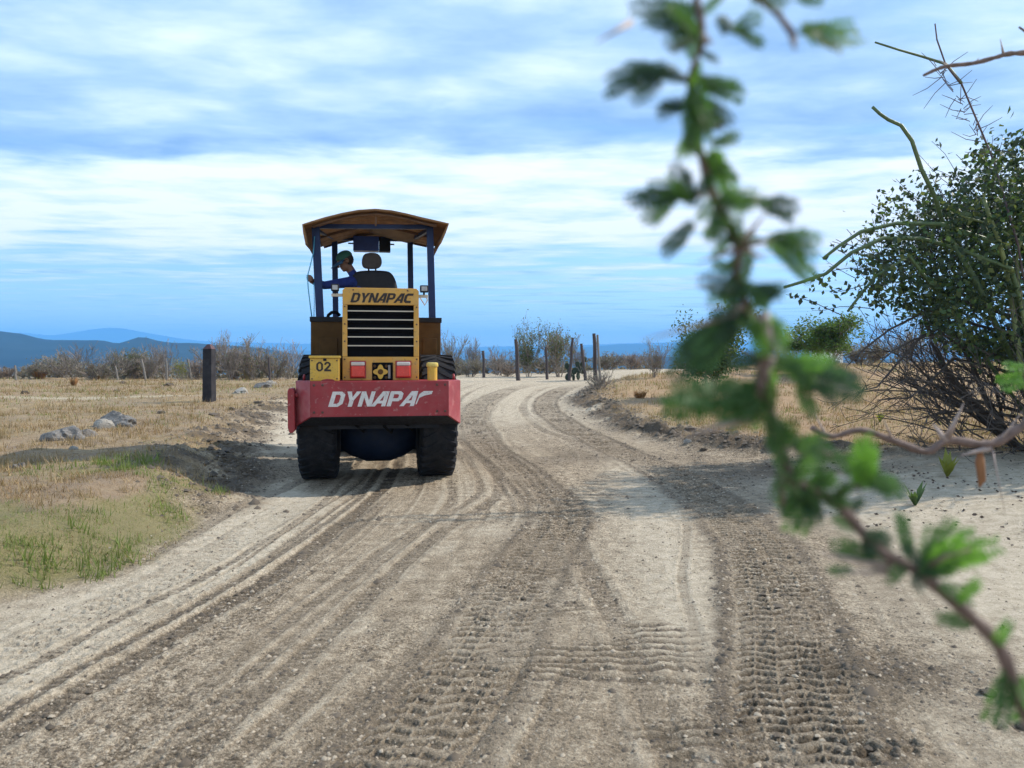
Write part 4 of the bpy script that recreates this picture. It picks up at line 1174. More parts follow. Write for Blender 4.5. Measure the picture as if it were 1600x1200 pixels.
PRO = {
 'bare1': shrub_mesh(1, 3.0, 3.2, 8, 3, leaf=0, nch=(2, 4), rmin=.010),
 'bare2': shrub_mesh(2, 3.0, 3.4, 9, 3, leaf=500, leafsize=.09, lm=M_lfo, nch=(3, 5), rmin=.010),
 'bare3': shrub_mesh(3, 3.0, 2.6, 9, 3, leaf=160, leafsize=.08, lm=M_lfo, up=.2, lean=.5, nch=(3, 5), rmin=.010),
 'low1': shrub_mesh(4, 1.6, 3.0, 13, 3, leaf=1500, leafsize=.08, lm=mat('grey_olive_leaf', (.19, .175, .11), .8, var=.4, vscale=3, trans=.3), lean=1.3, nch=(3, 5), rmin=.009),
 'low2': shrub_mesh(5, 1.5, 2.8, 14, 3, leaf=300, leafsize=.07, lm=M_dry, lean=1.3, nch=(3, 5), rmin=.009),
 'leafy1': shrub_mesh(6, 3.0, 2.2, 7, 3, leaf=2600, leafsize=.085, lm=M_lfo, up=.22, lean=.55, zmin=.2, nch=(3, 5), rmin=.009),
 'leafy2': shrub_mesh(7, 2.8, 2.6, 8, 3, leaf=2200, leafsize=.085, lm=M_lfo, up=.2, lean=.7, zmin=.15, nch=(3, 5), rmin=.009),
 'yellow': shrub_mesh(8, 1.3, 1.3, 7, 3, leaf=900, leafsize=.06, lm=M_lfy, lean=.8),
 'sage': shrub_mesh(9, 1.0, 1.3, 14, 3, leaf=420, leafsize=.035, lm=mat('sage_leaf', (.16, .165, .11), .8, var=.3, trans=.3), lean=1.1, rad=.012),
 'flat': shrub_mesh(10, 2.4, 3.9, 6, 4, leaf=9000, leafsize=.10, lm=mat('acacia_leaf', (.085, .145, .028), .7, var=.45, vscale=3, trans=.35), lean=1.5, up=.06, zmin=.45, spread=.10, nch=(3, 4)),
 'dark': shrub_mesh(11, 2.9, 2.3, 10, 3, leaf=9000, leafsize=.10, lm=M_lfg, lean=.8, zmin=.1, spread=.16, tw=M_twigd),
}
def place(kind, px, D, hpx, wpx, name, lab, cat, group, rz):
    b, l = PRO[kind]
    x = (px-800)/F*D; g = hz(x, D)
    o = empty(name, (x, D, g-.03), rz)
    bv = max(v.co.z for v in b.vertices[:]) if 'h' not in b else b['h']
    b['h'] = bv
    if 'w' not in b: b['w'] = 2*max(abs(v.co.x) for v in b.vertices[:])
    sz = hpx/F*D/bv; sx = wpx/F*D/b['w']
    o.scale = (sx, sx, sz)
    link('branches', b, o)
    if l: link('foliage', l, o)
    tag(o, lab, cat, group)
    return o
GL = 'bare shrubs along the far edge of the dry field'
SH = [('low2', 14, 46, 22, 70, 'bare low shrub at the left edge of the photo under the blue hills'),
      ('low1', 62, 45, 30, 80, 'low grey shrub between the leftmost pale post and a bare taller shrub'),
      ('bare1', 112, 44, 62, 80, 'tall bare shrub leftmost in the row, twigs reaching above the hills'),
      ('low1', 150, 43, 36, 80, 'low olive-grey shrub behind the dark reddish tuft'),
      ('bare2', 172, 44, 56, 76, 'grey shrub with few leaves, third tall one from the left edge'),
      ('leafy2', 206, 46, 52, 60, 'olive shrub before the hump of the blue hills'),
      ('bare3', 236, 43, 56, 64, 'bare upright shrub right of the leaning pale post'),
      ('bare1', 258, 45, 68, 64, 'tall bare shrub behind the straight pale post'),
      ('yellow', 280, 41, 36, 36, 'small yellow-green shrub left of the marker post'),
      ('low2', 310, 44, 40, 70, 'low bare shrub directly behind the marker post'),
      ('bare3', 362, 42, 84, 80, 'tallest bare shrub right of the marker post'),
      ('bare2', 396, 43, 78, 90, 'tall grey shrub with few leaves, second right of the marker post'),
      ('low1', 428, 44, 52, 70, 'lower grey shrub behind the dark fence post near the roller'),
      ('bare1', 450, 45, 66, 80, 'bare shrub half hidden by the left rear tyre of the roller'),
      ('low1', 95, 47, 44, 100, 'wide low grey shrub behind the leftmost tall bare shrub'),
      ('low1', 225, 47, 50, 110, 'wide grey shrub behind the leaning and straight pale posts'),
      ('bare2', 335, 46, 62, 90, 'grey shrub with few leaves rising just right behind the marker post'),
      ('low1', 380, 46, 50, 110, 'wide grey shrub behind the tallest bare shrub'),
      ('low1', 705, 42, 40, 90, 'wide low shrub behind the right side of the roller'),
      ('low1', 770, 44, 30, 90, 'low grey scrub beyond the thin dark fence post'),
      ('low1', 850, 44, 34, 110, 'wide low scrub beyond the leafy olive shrubs'),
      ('low1', 950, 46, 30, 90, 'low scrub beyond the tallest fence post'),
      ('low1', 1350, 38, 46, 120, 'low grey scrub behind the flat-topped acacia'),
      ('bare2', 702, 40, 84, 84, 'bare greenish shrub half hidden behind the right side of the roller'),
      ('bare3', 742, 42, 62, 60, 'thin bare shrub right of the roller, left of the thin dark post'),
      ('low1', 735, 37, 34, 60, 'low olive shrub just right of the roller tyre'),
      ('bare1', 778, 40, 50, 76, 'bare shrub leaning right between the thin and the thick fence posts'),
      ('low2', 790, 38, 22, 60, 'low bare brush at the foot of the thick leaning fence post'),
      ('leafy1', 826, 37, 104, 62, 'tallest leafy olive shrub behind the fence posts, beyond the bend'),
      ('leafy2', 874, 37, 88, 80, 'bushy olive shrub between the tallest leafy shrub and the prickly pear'),
      ('bare3', 905, 38, 66, 60, 'thin bare shrub behind the two leaning posts at the bend'),
      ('sage', 935, 25.5, 44, 66, 'grey-green shrub on the right bank at the bend'),
      ('bare2', 1020, 30, 66, 70, 'bare twiggy shrub left of the dark bush beyond the right bank'),
      ('low2', 985, 44, 30, 80, 'low brown brush far beyond the bend on the right'),
      ('dark', 1112, 22, 148, 120, 'dense dark green bush behind the foreground branch'),
      ('flat', 1305, 30, 92, 200, 'flat-topped acacia with bright green crown behind the right field'),
      ('bare2', 1420, 33, 86, 110, 'grey bare shrub between the flat-topped acacia and the big dark bush'),
      ('bare1', 1470, 36, 78, 100, 'grey bare shrub behind the left edge of the big dark bush'),
      ('bare1', 1250, 34, 70, 90, 'grey bare shrub at the left side of the flat-topped acacia'),
      ('low2', 1190, 34, 34, 80, 'low bare brush between the dark bush and the flat-topped acacia')]
for i, (k, px, D, hp_, wp_, lab) in enumerate(SH):
    cat = 'tree' if k == 'flat' else 'shrub'
    place(k, px, D, hp_, wp_, {'flat': 'acacia_tree', 'dark': 'dense_bush'}.get(k, 'shrub'), lab, cat, GL if D > 36 else 'shrubs beyond the bend and the right field', i*2.17)

def tuft(px, py, hpx, wpx, m, lab, n=160, seed=0):
    p = ground_at(px, py); rs = np.random.RandomState(seed)
    h = hpx/F*p.y; wd = wpx/F*p.y/2
    ang = rs.uniform(0, 6.28, n); r0 = rs.uniform(0, .45, n)*wd; ln = rs.uniform(.45, 1.15, n)*h; sp = rs.uniform(.05, .6, n)*wd
    bx_ = np.stack([np.cos(ang)*r0, np.sin(ang)*r0, np.zeros(n)-.02], -1); tp = np.stack([np.cos(ang)*(r0+sp), np.sin(ang)*(r0+sp), ln*(1-.3*(sp/wd)**2)], -1)
    mid = (bx_*.5+tp*.5); mid[:, 2] += .12*ln
    sd = np.stack([-np.sin(ang), np.cos(ang), np.zeros(n)], -1)*max(.004, .010*h)
    V = np.stack([bx_-sd, bx_+sd, mid+sd*.8, tp, mid-sd*.8], 1).reshape(-1, 3); k = np.arange(n)*5
    o = link('grass_tuft', np_mesh('grass_tuft', V, np.stack([k, k+1, k+2, k+3, k+4], -1), m)); o.location = p
    tag(o, lab, 'grass tuft', 'dry tufts in the field'); return o
for i, a in enumerate([(150, 593, 26, 36, M_dry, 'dark reddish dry tuft before the shrubs left of the marker post'), (62, 592, 14, 26, M_dry, 'reddish dry tuft near the leftmost pale fence post'),
        (212, 592, 18, 34, M_dry, 'reddish dry tuft at the foot of the leaning pale post'), (366, 592, 32, 26, M_dry, 'brown dry tuft right of the marker post'),
        (387, 594, 30, 18, M_strw, 'straw-coloured upright tuft right of the brown tuft'), (115, 603, 14, 16, M_dry, 'small brown tuft standing alone in the dry field'),
        (1160, 640, 16, 40, M_dry, 'brown tuft in the right field behind the foreground leaves'), (1000, 622, 12, 30, M_dry, 'low dry tuft on the right bank beyond the sage shrub')]):
    tuft(*a, seed=40+i)

# prickly pear
def prickly_pear():
    D = 33.2; x = (902-800)/F*D; g = hz(x, D)
    o = empty('prickly_pear', (x, D, g)); o.scale = (.8, .8, .8); tag(o, 'dark prickly pear cactus beside the right-leaning fence post', 'cactus')
    m = mat('cactus_pad', (.025, .042, .022), .7, var=.3)
    bm = bmesh.new(); bmesh.ops.create_icosphere(bm, subdivisions=2, radius=1); me = bpy.data.meshes.new('pad'); bm.to_mesh(me); bm.free(); me.materials.append(m)
    for pp in me.polygons: pp.use_smooth = True
    for (dx, dz, s, t, a) in [(-.5, .18, .20, .1, 0), (-.42, .50, .19, -.3, .5), (-.55, .78, .17, .2, .2), (-.2, .16, .2, 0, 1), (-.15, .5, .2, .3, .3), (.05, .22, .2, -.1, .8), (.12, .56, .2, .35, .2), (.28, .85, .18, .3, .5), (.02, .85, .17, -.3, .1), (.4, 1.12, .15, .2, .4), (-.35, .3, .17, .6, .9), (.3, .5, .17, .7, .2)]:
        c = link('pad', me, o); c.location = (dx, random.Random(dx).uniform(-.12, .12), dz); c.scale = (s*.82, s*.22, s*1.05); c.rotation_euler = (0, t, a)
prickly_pear()

# small white building far behind the acacia
D = 60; 
ho_ = empty('white_house', ((1296-800)/F*D, D, hz((1296-800)/F*D, D)))
tag(ho_, 'small white building glimpsed through the stems of the flat-topped acacia', 'building')
zg = ho_.location.z; ztop_ = at(1296, 542, D).z-zg; hwid = 11/F*D
MB().box((-hwid, -1.2, -.1), (hwid, 2, ztop_)).build('wall', mat('whitewash', (.78, .78, .76), .8, var=.08), ho_)
MB().prism([(-hwid-.15, ztop_+.003), (hwid+.15, ztop_+.003), (hwid*.7, ztop_+.35), (-hwid*.7, ztop_+.35)], -1.35, 2.1).build('roof', mat('pale_roof', (.55, .56, .58), .6), ho_)
MB().box((-.12, -1.23, 0), (.30, -1.203, ztop_*.55)).build('door', mat('grey_door', (.2, .2, .22), .6), ho_)

# ---- big dark bush at the right
def big_bush():
    D0 = 10.8; X0 = (1640-800)/F*D0; g = hz(X0, D0)
    o = empty('big_bush', (X0, D0, g)); tag(o, 'big dark leafy bush with dead twigs and arching green stems at the right edge', 'bush')
    O = Vector((X0, D0, g)); rs = random.Random(77); r2 = np.random.RandomState(77)
    # main stems
    tips = []
    for k in range(11):
        a = rs.uniform(0, 6.28); t = rs.uniform(.2, 1.0)
        mb = MB(); d = Vector((math.cos(a)*t-.25, math.sin(a)*t*.8, 1.1)).normalized()
        grow(mb, rs, Vector((math.cos(a)*.35, math.sin(a)*.35, -.05)), d, rs.uniform(1.7, 2.3), .05, 4, tips, .35, .05, (2, 3), .66, .005)
        mb.build('stem', M_twigd, o)
    # dead twig tangle
    mb = MB()
    for k in range(170):
        a = rs.uniform(0, 6.28); rr = 1.9*math.sqrt(rs.uniform(.01, 1))
        p = Vector((math.cos(a)*rr*.8-.1, math.sin(a)*rr*.8, rs.uniform(.0, 1.1)))
        d = Vector((math.cos(a)+rs.uniform(-.6, .6), math.sin(a)+rs.uniform(-.6, .6), rs.uniform(-.15, 1.1))).normalized()
        grow(mb, rs, p, d, rs.uniform(.55, 1.15), .015, 2, [], .45, -.02, (2, 4), .62, .0045)
    mb.v = [(q[0], q[1], max(q[2], .01)) for q in mb.v]
    tg = mb.build('dead_twigs', mat('dead_twig', (.085, .070, .062), .9, var=.5, vscale=1.5), o); tag(tg, kind='stuff')
    # long dead limbs reaching left over the field
    for pl in ([(1500, 470), (1440, 490), (1390, 515), (1350, 545), (1325, 570)], [(1500, 500), (1440, 525), (1400, 570), (1370, 605), (1340, 612)], [(1490, 560), (1450, 600), (1420, 622), (1370, 625)], [(1500, 620), (1460, 600), (1420, 590), (1390, 608)], [(1520, 640), (1480, 615), (1440, 610)], [(1500, 540), (1470, 520), (1430, 530), (1395, 548), (1372, 570)]):
        pts = [at(px, py, D0-.5-.25*i)-O for i, (px, py) in enumerate(pl)]
        pts = [Vector((-.1, 0, max(.4, pts[0].z-.3)))]+pts
        m2 = MB(); n = len(pts); m2.tube(pts, [.026*(1-.8*i/(n-1)) for i in range(n)], 5)
        for q in range(16):
            i = rs.randint(1, n-2); p = pts[i].lerp(pts[i+1], rs.random()); d = (pts[i+1]-pts[i]).normalized()+Vector((rs.uniform(-.8, .8), rs.uniform(-.8, .8), rs.uniform(-.9, .7))); d.normalize()
            L = rs.uniform(.12, .4); m2.tube([p, p+d*L*.5+Vector((0, 0, rs.uniform(-.03, .05))), p+d*L], [.007, .005, .003], 3)
        m2.build('dead_limb', M_twigd, o)
    # foliage: clumps inside an uneven crown
    C = []
    sil = [(1225, 445), (1300, 330), (1390, 285), (1450, 240), (1520, 205), (1600, 190)]
    ncl = 0
    while ncl < 1800:
        px = rs.uniform(1250, 2050); D = D0+rs.uniform(-1.6, 1.8); py = rs.uniform(190, 560)
        topy = np.interp(px, [1240, 1300, 1350, 1400, 1450, 1500, 1560, 1620, 1750, 2050], [470, 370, 330, 300, 268, 245, 215, 200, 190, 330])
        boty = np.interp(px, [1240, 1300, 1380, 1450, 1500, 1560, 1640, 2050], [470, 440, 475, 500, 540, 580, 610, 560])
        if not topy < py < boty: continue
        prob = np.interp(px, [1240, 1330, 1400, 1480, 1540], [.07, .16, .36, .85, 1.0])*np.interp(py-topy, [0, 60, 120], [.25, .6, 1])
        gn_ = float(fbm(np.array([px*.011]), np.array([py*.014]), 301, 3)[0]); prob *= min(1.0, max(0.0, (gn_-.33)*7))
        if rs.random() > prob: continue
        ncl += 1
        c = np.array((at(px, py, D)-O)[:]); nleaf = rs.randint(8, 34); sp = rs.uniform(.05, .17)
        C.append(c+r2.normal(size=(nleaf, 3))*sp)
    C = np.concatenate(C)
    sel = r2.rand(len(C))
    for lo, hi, m, nm in ((0, .58, M_lfd, 'foliage'), (.58, .84, M_lfg, 'foliage'), (.84, 1.01, M_lfo, 'foliage')):
        P_ = C[(sel >= lo) & (sel < hi)]
        link(nm, leaf_mesh(nm, P_, .085, m, 5+int(lo*100), .62), o)
    # sparse leafy sprays on the outline
    mb = MB(); SP = []
    for k in range(90):
        px = rs.uniform(1290, 1600); topy = np.interp(px, [1240, 1300, 1350, 1400, 1450, 1500, 1560, 1620], [450, 385, 340, 310, 275, 250, 225, 205])
        p0 = at(px+rs.uniform(20, 70), topy+rs.uniform(30, 110), D0-.3+rs.uniform(-.8, .8))-O
        d = Vector((rs.uniform(-1, .25), rs.uniform(-.4, .4), rs.uniform(-.05, .9))).normalized(); L = rs.uniform(.4, 1.0)
        pts = [p0]
        for q in range(4):
            d = (d+Vector((rs.uniform(-.3, .3), rs.uniform(-.3, .3), rs.uniform(-.3, .2)))).normalized(); pts.append(pts[-1]+d*L/4)
        mb.tube(pts, [.007, .006, .005, .004, .003], 3, cap=False)
        for q in range(rs.randint(4, 12)):
            i = rs.randint(1, 3); SP.append((pts[i].lerp(pts[i+1], rs.random())+Vector((rs.uniform(-.04, .04), rs.uniform(-.04, .04), rs.uniform(-.04, .04))))[:])
    tag(mb.build('sprays', M_twigd, o), kind='stuff'); link('foliage', leaf_mesh('foliage', np.array(SP), .085, M_lfd, 9, .55), o)
    # fleshy green stems
    M_st = mat('green_stem', (.075, .115, .040), .55, var=.3, vscale=6, bump=.3, bscale=30)
    for pl, r, mm in (([(1520, 430), (1490, 380), (1470, 340), (1462, 310), (1440, 265), (1425, 220), (1408, 196), (1388, 187), (1375, 178), (1363, 167)], .036, M_st),
                  ([(1560, 380), (1470, 350), (1400, 349), (1345, 362), (1310, 385), (1286, 404)], .034, M_st),
                  ([(1580, 420), (1500, 390), (1440, 373), (1380, 372), (1330, 395), (1290, 428), (1255, 440), (1225, 449)], .034, M_st),
                  ([(1600, 600), (1588, 520), (1578, 455), (1570, 410), (1558, 368), (1545, 335), (1537, 310)], .040, mat('pale_green_stem', (.17, .20, .07), .55, var=.3, vscale=6)),
                  ([(1640, 440), (1592, 376), (1545, 350), (1500, 337)], .026, MATS['pale_green_stem']),
                  ([(1610, 560), (1592, 450), (1588, 405), (1598, 365)], .034, MATS['pale_green_stem']),
                  ([(1420, 400), (1368, 432), (1345, 460), (1325, 486)], .028, M_st),
                  ([(1590, 380), (1552, 250), (1528, 192), (1502, 130), (1478, 102), (1464, 62), (1461, 37)], .015, mat('brown_stem', (.10, .07, .075), .8, var=.3)),
                  ([(1502, 130), (1478, 100), (1440, 88), (1405, 78), (1367, 66)], .020, M_st)):
        pts = [at(px, py, D0-1.3+.15*i*(i < 3))-O for i, (px, py) in enumerate(pl)]
        if r != .020: pts = [Vector((-.05, -.1, .0)), (Vector((-.1, -.2, .1))*.4+pts[0]*.6)]+pts
        n = len(pts); m2 = MB(); m2.tube(pts, [r*(1-.45*i/(n-1)) for i in range(n)], 8); 
        ob = m2.build('arching_stem', mm, o, smooth=True)
    m2 = MB()
    for k in range(46):
        t = rs.random(); p = at(1552-90*t+rs.uniform(-3, 3), 250-150*t, D0-1.3)-O
        d = Vector((rs.uniform(-1, 1), rs.uniform(-.5, .5), rs.uniform(-.3, .8))).normalized()*rs.uniform(.08, .45)
        m2.tube([p, p+d*.5+Vector((0, 0, rs.uniform(-.04, .04))), p+d], [.006, .005, .003], 3)
    tag(m2.build('top_twigs', MATS['brown_stem'], o), kind='stuff')
big_bush()
# ================================================================ FOREGROUND THORN BRANCHES
M_bark = mat('thorn_bark', (.16, .105, .085), .8, var=.35, vscale=60, bump=.3, bscale=200)
M_thorn = mat('pale_thorn', (.36, .27, .23), .6, var=.2, vscale=40)
M_pin = mat('acacia_pinna', (.070, .155, .045), .55, var=.45, vscale=14, trans=.5)
M_pinl = mat('acacia_pinna_bright', (.12, .27, .045), .55, var=.35, vscale=14, trans=.5)
M_pind = mat('acacia_pinna_dark', (.035, .080, .040), .55, var=.45, vscale=14, trans=.4)  # darker leaf copy; backlit tone of the upper leaves put into its colour
def pinna_mesh(name, m, seed):
    rs = random.Random(seed); mb = MB(); n = 15
    mb.tube([(0, 0, 0), (.5, 0, .02), (1, 0, -.02)], [.012, .010, .006], 4)
    for i in range(n):
        x = .08+.9*i/(n-1); L = .22*(.6+.45*math.sin(math.pi*(.12+.8*i/(n-1))))*rs.uniform(.85, 1.1)
        for s in (-1, 1):
            a = rs.uniform(.2, .45); z = rs.uniform(-.03, .05)
            p0 = Vector((x, 0, .02)); p1 = p0+Vector((math.sin(a)*L, s*math.cos(a)*L, z)); wv = Vector((.036, s*.004, 0))
            m1 = p0.lerp(p1, .5)
            mb.add([p0, m1+wv+Vector((0, 0, .008)), p1, m1-wv], [(0, 1, 2, 3)])
    return mb.mesh(name, m)
PIN = [pinna_mesh('leaf', m, 60+i) for i, m in enumerate((M_pin, M_pin, M_pinl, M_pind, M_pin))]
def orient(base, tip, normal):
    x = (tip-base); L = x.length; x.normalize()
    z = (normal-x*normal.dot(x)).normalized(); y = z.cross(x)
    M = Matrix((x, y, z)).transposed().to_4x4()
    return Matrix.Translation(base) @ M @ Matrix.Scale(L, 4)
def thorny(name, label, cat, root, stem_px, D, rad, leaves, thorns, twigs, rs, dfun=None, density=2):
    o = empty(name, root); tag(o, label, cat)
    O = Vector(root)
    dd = dfun or (lambda px, py: D)
    P3 = lambda px, py, e=0.0: at(px, py, dd(px, py)+e)-O
    pts = [P3(*p) for p in stem_px[0]]+[Vector(q)-O for q in stem_px[1]]
    n = len(pts)
    rr = [rad*(.45+.55*min(1, i/(len(stem_px[0])))) for i in range(n)]
    for i in range(len(stem_px[0]), n): rr[i] = rad*(1.0+.5*(i-len(stem_px[0])))
    # smooth the stem a little
    fine = []; fr = []
    for i in range(n-1):
        p0, p1, p2, p3 = pts[max(i-1, 0)], pts[i], pts[i+1], pts[min(i+2, n-1)]
        for k in range(4):
            t = k/4
            fine.append(.5*((2*p1)+(p2-p0)*t+(2*p0-5*p1+4*p2-p3)*t*t+(3*p1-p0-3*p2+p3)*t**3))
            j = 1+.10*math.sin((i*4+k)*2.3)+rs.uniform(-.14, .14); fr.append((rr[i]*(1-t)+rr[i+1]*t)*j)
    fine.append(pts[-1]); fr.append(rr[-1])
    MB().tube(fine, fr, 9).build('stem', M_bark, o, smooth=True)
    for tw, r in twigs:
        q = [P3(px, py, rs.uniform(-.012, .012)*(i > 0)) for i, (px, py) in enumerate(tw)]
        MB().tube(q, [r*(1-.5*i/(len(q)-1)) for i in range(len(q))], 7).build('twig', M_bark, o, smooth=True)
    for (x0, y0, x1, y1, r) in thorns:
        a = P3(x0, y0); b = P3(x1, y1, rs.uniform(-.03, .01))
        MB().tube([a, a.lerp(b, .4), b], [r, r*.6, r*.12], 7).build('thorn', M_thorn, o, smooth=True)
    for lf in leaves:
        x0, y0, x1, y1 = lf[:4]; kind = lf[4] if len(lf) > 4 else rs.choice((0, 1, 4, 3))
        L0 = math.hypot(x1-x0, y1-y0)
        for k in range(density):
            off = 0 if k == 0 else rs.uniform(-.30, .30)
            ca, sa = math.cos(off), math.sin(off); dx, dy = (x1-x0), (y1-y0); f = 1.0 if k == 0 else rs.uniform(.7, .95)
            a = P3(x0+rs.uniform(-4, 4), y0+rs.uniform(-4, 4), rs.uniform(-.008, .008)); b = P3(x0+(dx*ca-dy*sa)*f, y0+(dx*sa+dy*ca)*f, rs.uniform(-.02, .02))
            c = link('leaf', PIN[kind], o)
            c.matrix_local = orient(a, b, Vector((rs.uniform(-.5, .5), -1, rs.uniform(-.2, .7))))
    return o
rs = random.Random(5)
STEM = [(1095, -60), (1088, -10), (1097, 55), (1080, 120), (1083, 180), (1098, 250), (1118, 315), (1152, 380), (1150, 425), (1168, 480), (1197, 535), (1190, 600), (1212, 665), (1232, 740), (1262, 762), (1312, 790), (1372, 858), (1432, 893), (1505, 952), (1562, 1012), (1592, 1090), (1640, 1190)]
LV = [(1090, 20, 985, 15, 3), (1088, 45, 1000, 40, 3), (1085, 55, 1035, 5, 2), (1090, 60, 1062, 0, 2), (1092, 70, 1065, 45, 2), (1100, 20, 1130, -10, 0), (1075, 70, 1045, 80, 3),
      (1165, 58, 1125, 28, 3), (1150, 45, 1192, 72, 0), (1145, 50, 1190, 22, 0), (1130, 55, 1128, 25, 3),
      (1180, 2, 1235, 6, 0), (1175, 0, 1205, -20, 0), (1245, 2, 1288, -4, 0), (1248, 50, 1342, 62, 2), (1268, 50, 1312, 82, 0), (1250, 48, 1300, 45, 0),
      (1075, 128, 1010, 108, 3), (1015, 108, 945, 152, 3), (1040, 112, 960, 120, 3), (1035, 120, 988, 162, 3), (1060, 118, 1000, 112, 0), (1072, 160, 1028, 185, 3), (1075, 172, 1030, 175, 3),
      (1090, 128, 1160, 152, 0), (1098, 155, 1145, 192, 3), (1100, 130, 1150, 140, 0), (1088, 120, 1090, 200, 2), (1078, 140, 1085, 235, 0), (1095, 150, 1080, 240, 0), (1110, 226, 1156, 210, 0), (1092, 190, 1075, 225, 0),
      (1108, 235, 1146, 300, 2), (1112, 240, 1125, 300, 2), (1122, 255, 1152, 285, 0),
      (1080, 322, 1052, 255, 3), (1072, 302, 978, 312, 3), (1062, 292, 1005, 345, 0), (1078, 298, 1012, 288, 0), (1075, 310, 1040, 275, 2), (1085, 345, 1038, 402, 3),
      (1125, 308, 1200, 318, 0), (1185, 322, 1246, 322, 3), (1200, 326, 1238, 352, 3), (1130, 300, 1165, 330, 2),
      (1200, 372, 1282, 374, 0), (1212, 378, 1268, 437, 0), (1222, 366, 1276, 402, 0), (1195, 375, 1235, 400, 2),
      (1152, 450, 1090, 440, 3), (1150, 455, 1105, 470, 0), (1155, 450, 1222, 462, 3), (1170, 462, 1230, 448, 3), (1150, 430, 1130, 470, 0), (1160, 440, 1200, 480, 0),
      (1165, 492, 1108, 500, 3), (1142, 500, 1050, 592, 3), (1122, 506, 1068, 562, 3), (1140, 510, 1085, 575, 0), (1160, 500, 1110, 540, 3), (1187, 492, 1232, 522, 2), (1200, 500, 1222, 545, 2), (1195, 510, 1215, 570, 0),
      (1210, 570, 1302, 575, 2), (1240, 580, 1347, 617, 3), (1205, 560, 1270, 600, 0), (1250, 590, 1272, 652, 0), (1230, 575, 1320, 590, 0), (1260, 590, 1345, 600, 3),
      (1192, 622, 1035, 637, 0), (1185, 618, 1110, 608, 0), (1192, 627, 1118, 657, 0), (1182, 640, 1148, 655, 0), (1100, 632, 1040, 630, 0), (1195, 610, 1150, 600, 4), (1195, 645, 1165, 665, 4),
      (1205, 645, 1216, 722, 0), (1210, 650, 1230, 700, 0), (1232, 692, 1302, 712, 0), (1242, 702, 1292, 688, 0), (1345, 765, 1350, 680, 2), (1350, 765, 1360, 690, 2), (1340, 742, 1412, 772, 0), (1300, 710, 1345, 735, 0), (1355, 745, 1405, 765, 0),
      (1260, 762, 1222, 802, 3), (1252, 767, 1232, 828, 0), (1277, 767, 1302, 735, 0), (1272, 772, 1250, 832, 0), (1302, 782, 1335, 755, 0), (1265, 770, 1275, 820, 3),
      (1422, 872, 1398, 800, 0), (1440, 882, 1482, 810, 0), (1450, 882, 1557, 852, 2), (1440, 892, 1522, 838, 2), (1432, 892, 1432, 930, 3), (1382, 862, 1298, 852, 0), (1332, 892, 1293, 890, 0), (1430, 880, 1470, 900, 3), (1440, 885, 1410, 850, 3), (1435, 890, 1500, 880, 0), (1482, 932, 1518, 950, 0),
      (1582, 1052, 1597, 1122, 0), (1577, 1042, 1562, 1135, 0), (1590, 1060, 1610, 1110, 2)]
TH = [(985, 35, 932, 66, .0022), (1097, 60, 1113, 68, .004), (1242, 58, 1243, 82, .0015), (1236, 58, 1240, 78, .0015), (1155, 385, 1196, 333, .003), (1160, 388, 1197, 406, .003), (1148, 390, 1088, 412, .0022), (1148, 492, 1003, 532, .0022), (1172, 480, 1100, 480, .0025),
      (1170, 655, 1056, 682, .0028), (1390, 887, 1278, 862, .0032), (1400, 895, 1300, 893, .0022), (1205, 560, 1190, 640, .004), (1190, 490, 1212, 560, .005)]
TW = [([(1240, 55), (1215, 22), (1180, -5), (1150, -40)], .0022), ([(1083, 130), (1045, 112), (1010, 110)], .002), ([(1118, 315), (1165, 312), (1205, 322)], .003), ([(1100, 300), (1080, 310), (1062, 288)], .002), ([(1152, 385), (1190, 378), (1225, 372)], .002), ([(1190, 600), (1225, 572), (1270, 590)], .0022), ([(1190, 622), (1140, 620), (1100, 632)], .002), ([(1300, 785), (1320, 760), (1345, 762)], .0024), ([(1440, 890), (1480, 868), (1520, 858)], .002), ([(1245, 765), (1222, 742), (1222, 790)], .003), ([(1205, 650), (1250, 690), (1300, 712)], .002)]
for i_ in range(2, len(STEM)-3):
    (xa, ya), (xb, yb_) = STEM[i_], STEM[i_+1]
    for k_ in range(4 if i_ < 16 else 2):
        t_ = rs.random(); a_ = rs.uniform(0, 6.28); L_ = rs.uniform(30, 62)
        LV.append((xa+(xb-xa)*t_, ya+(yb_-ya)*t_, xa+(xb-xa)*t_+math.cos(a_)*L_, ya+(yb_-ya)*t_+math.sin(a_)*L_, rs.choice((0, 3, 4, 1, 2))))
gx, gy = .62, .50
thorny('thorn_branch', 'blurred green thorny acacia branch hanging close to the camera, crossing the photo diagonally', 'branch', (gx, gy, hz(gx, gy)), (STEM, [(.42, .50, 1.14), (.50, .50, .8), (.58, .50, .4), (gx, gy, hz(gx, gy)-.03)]), .5, .0046, LV, TH, TW, rs, lambda px, py: .50+.00006*(py-600), 3)

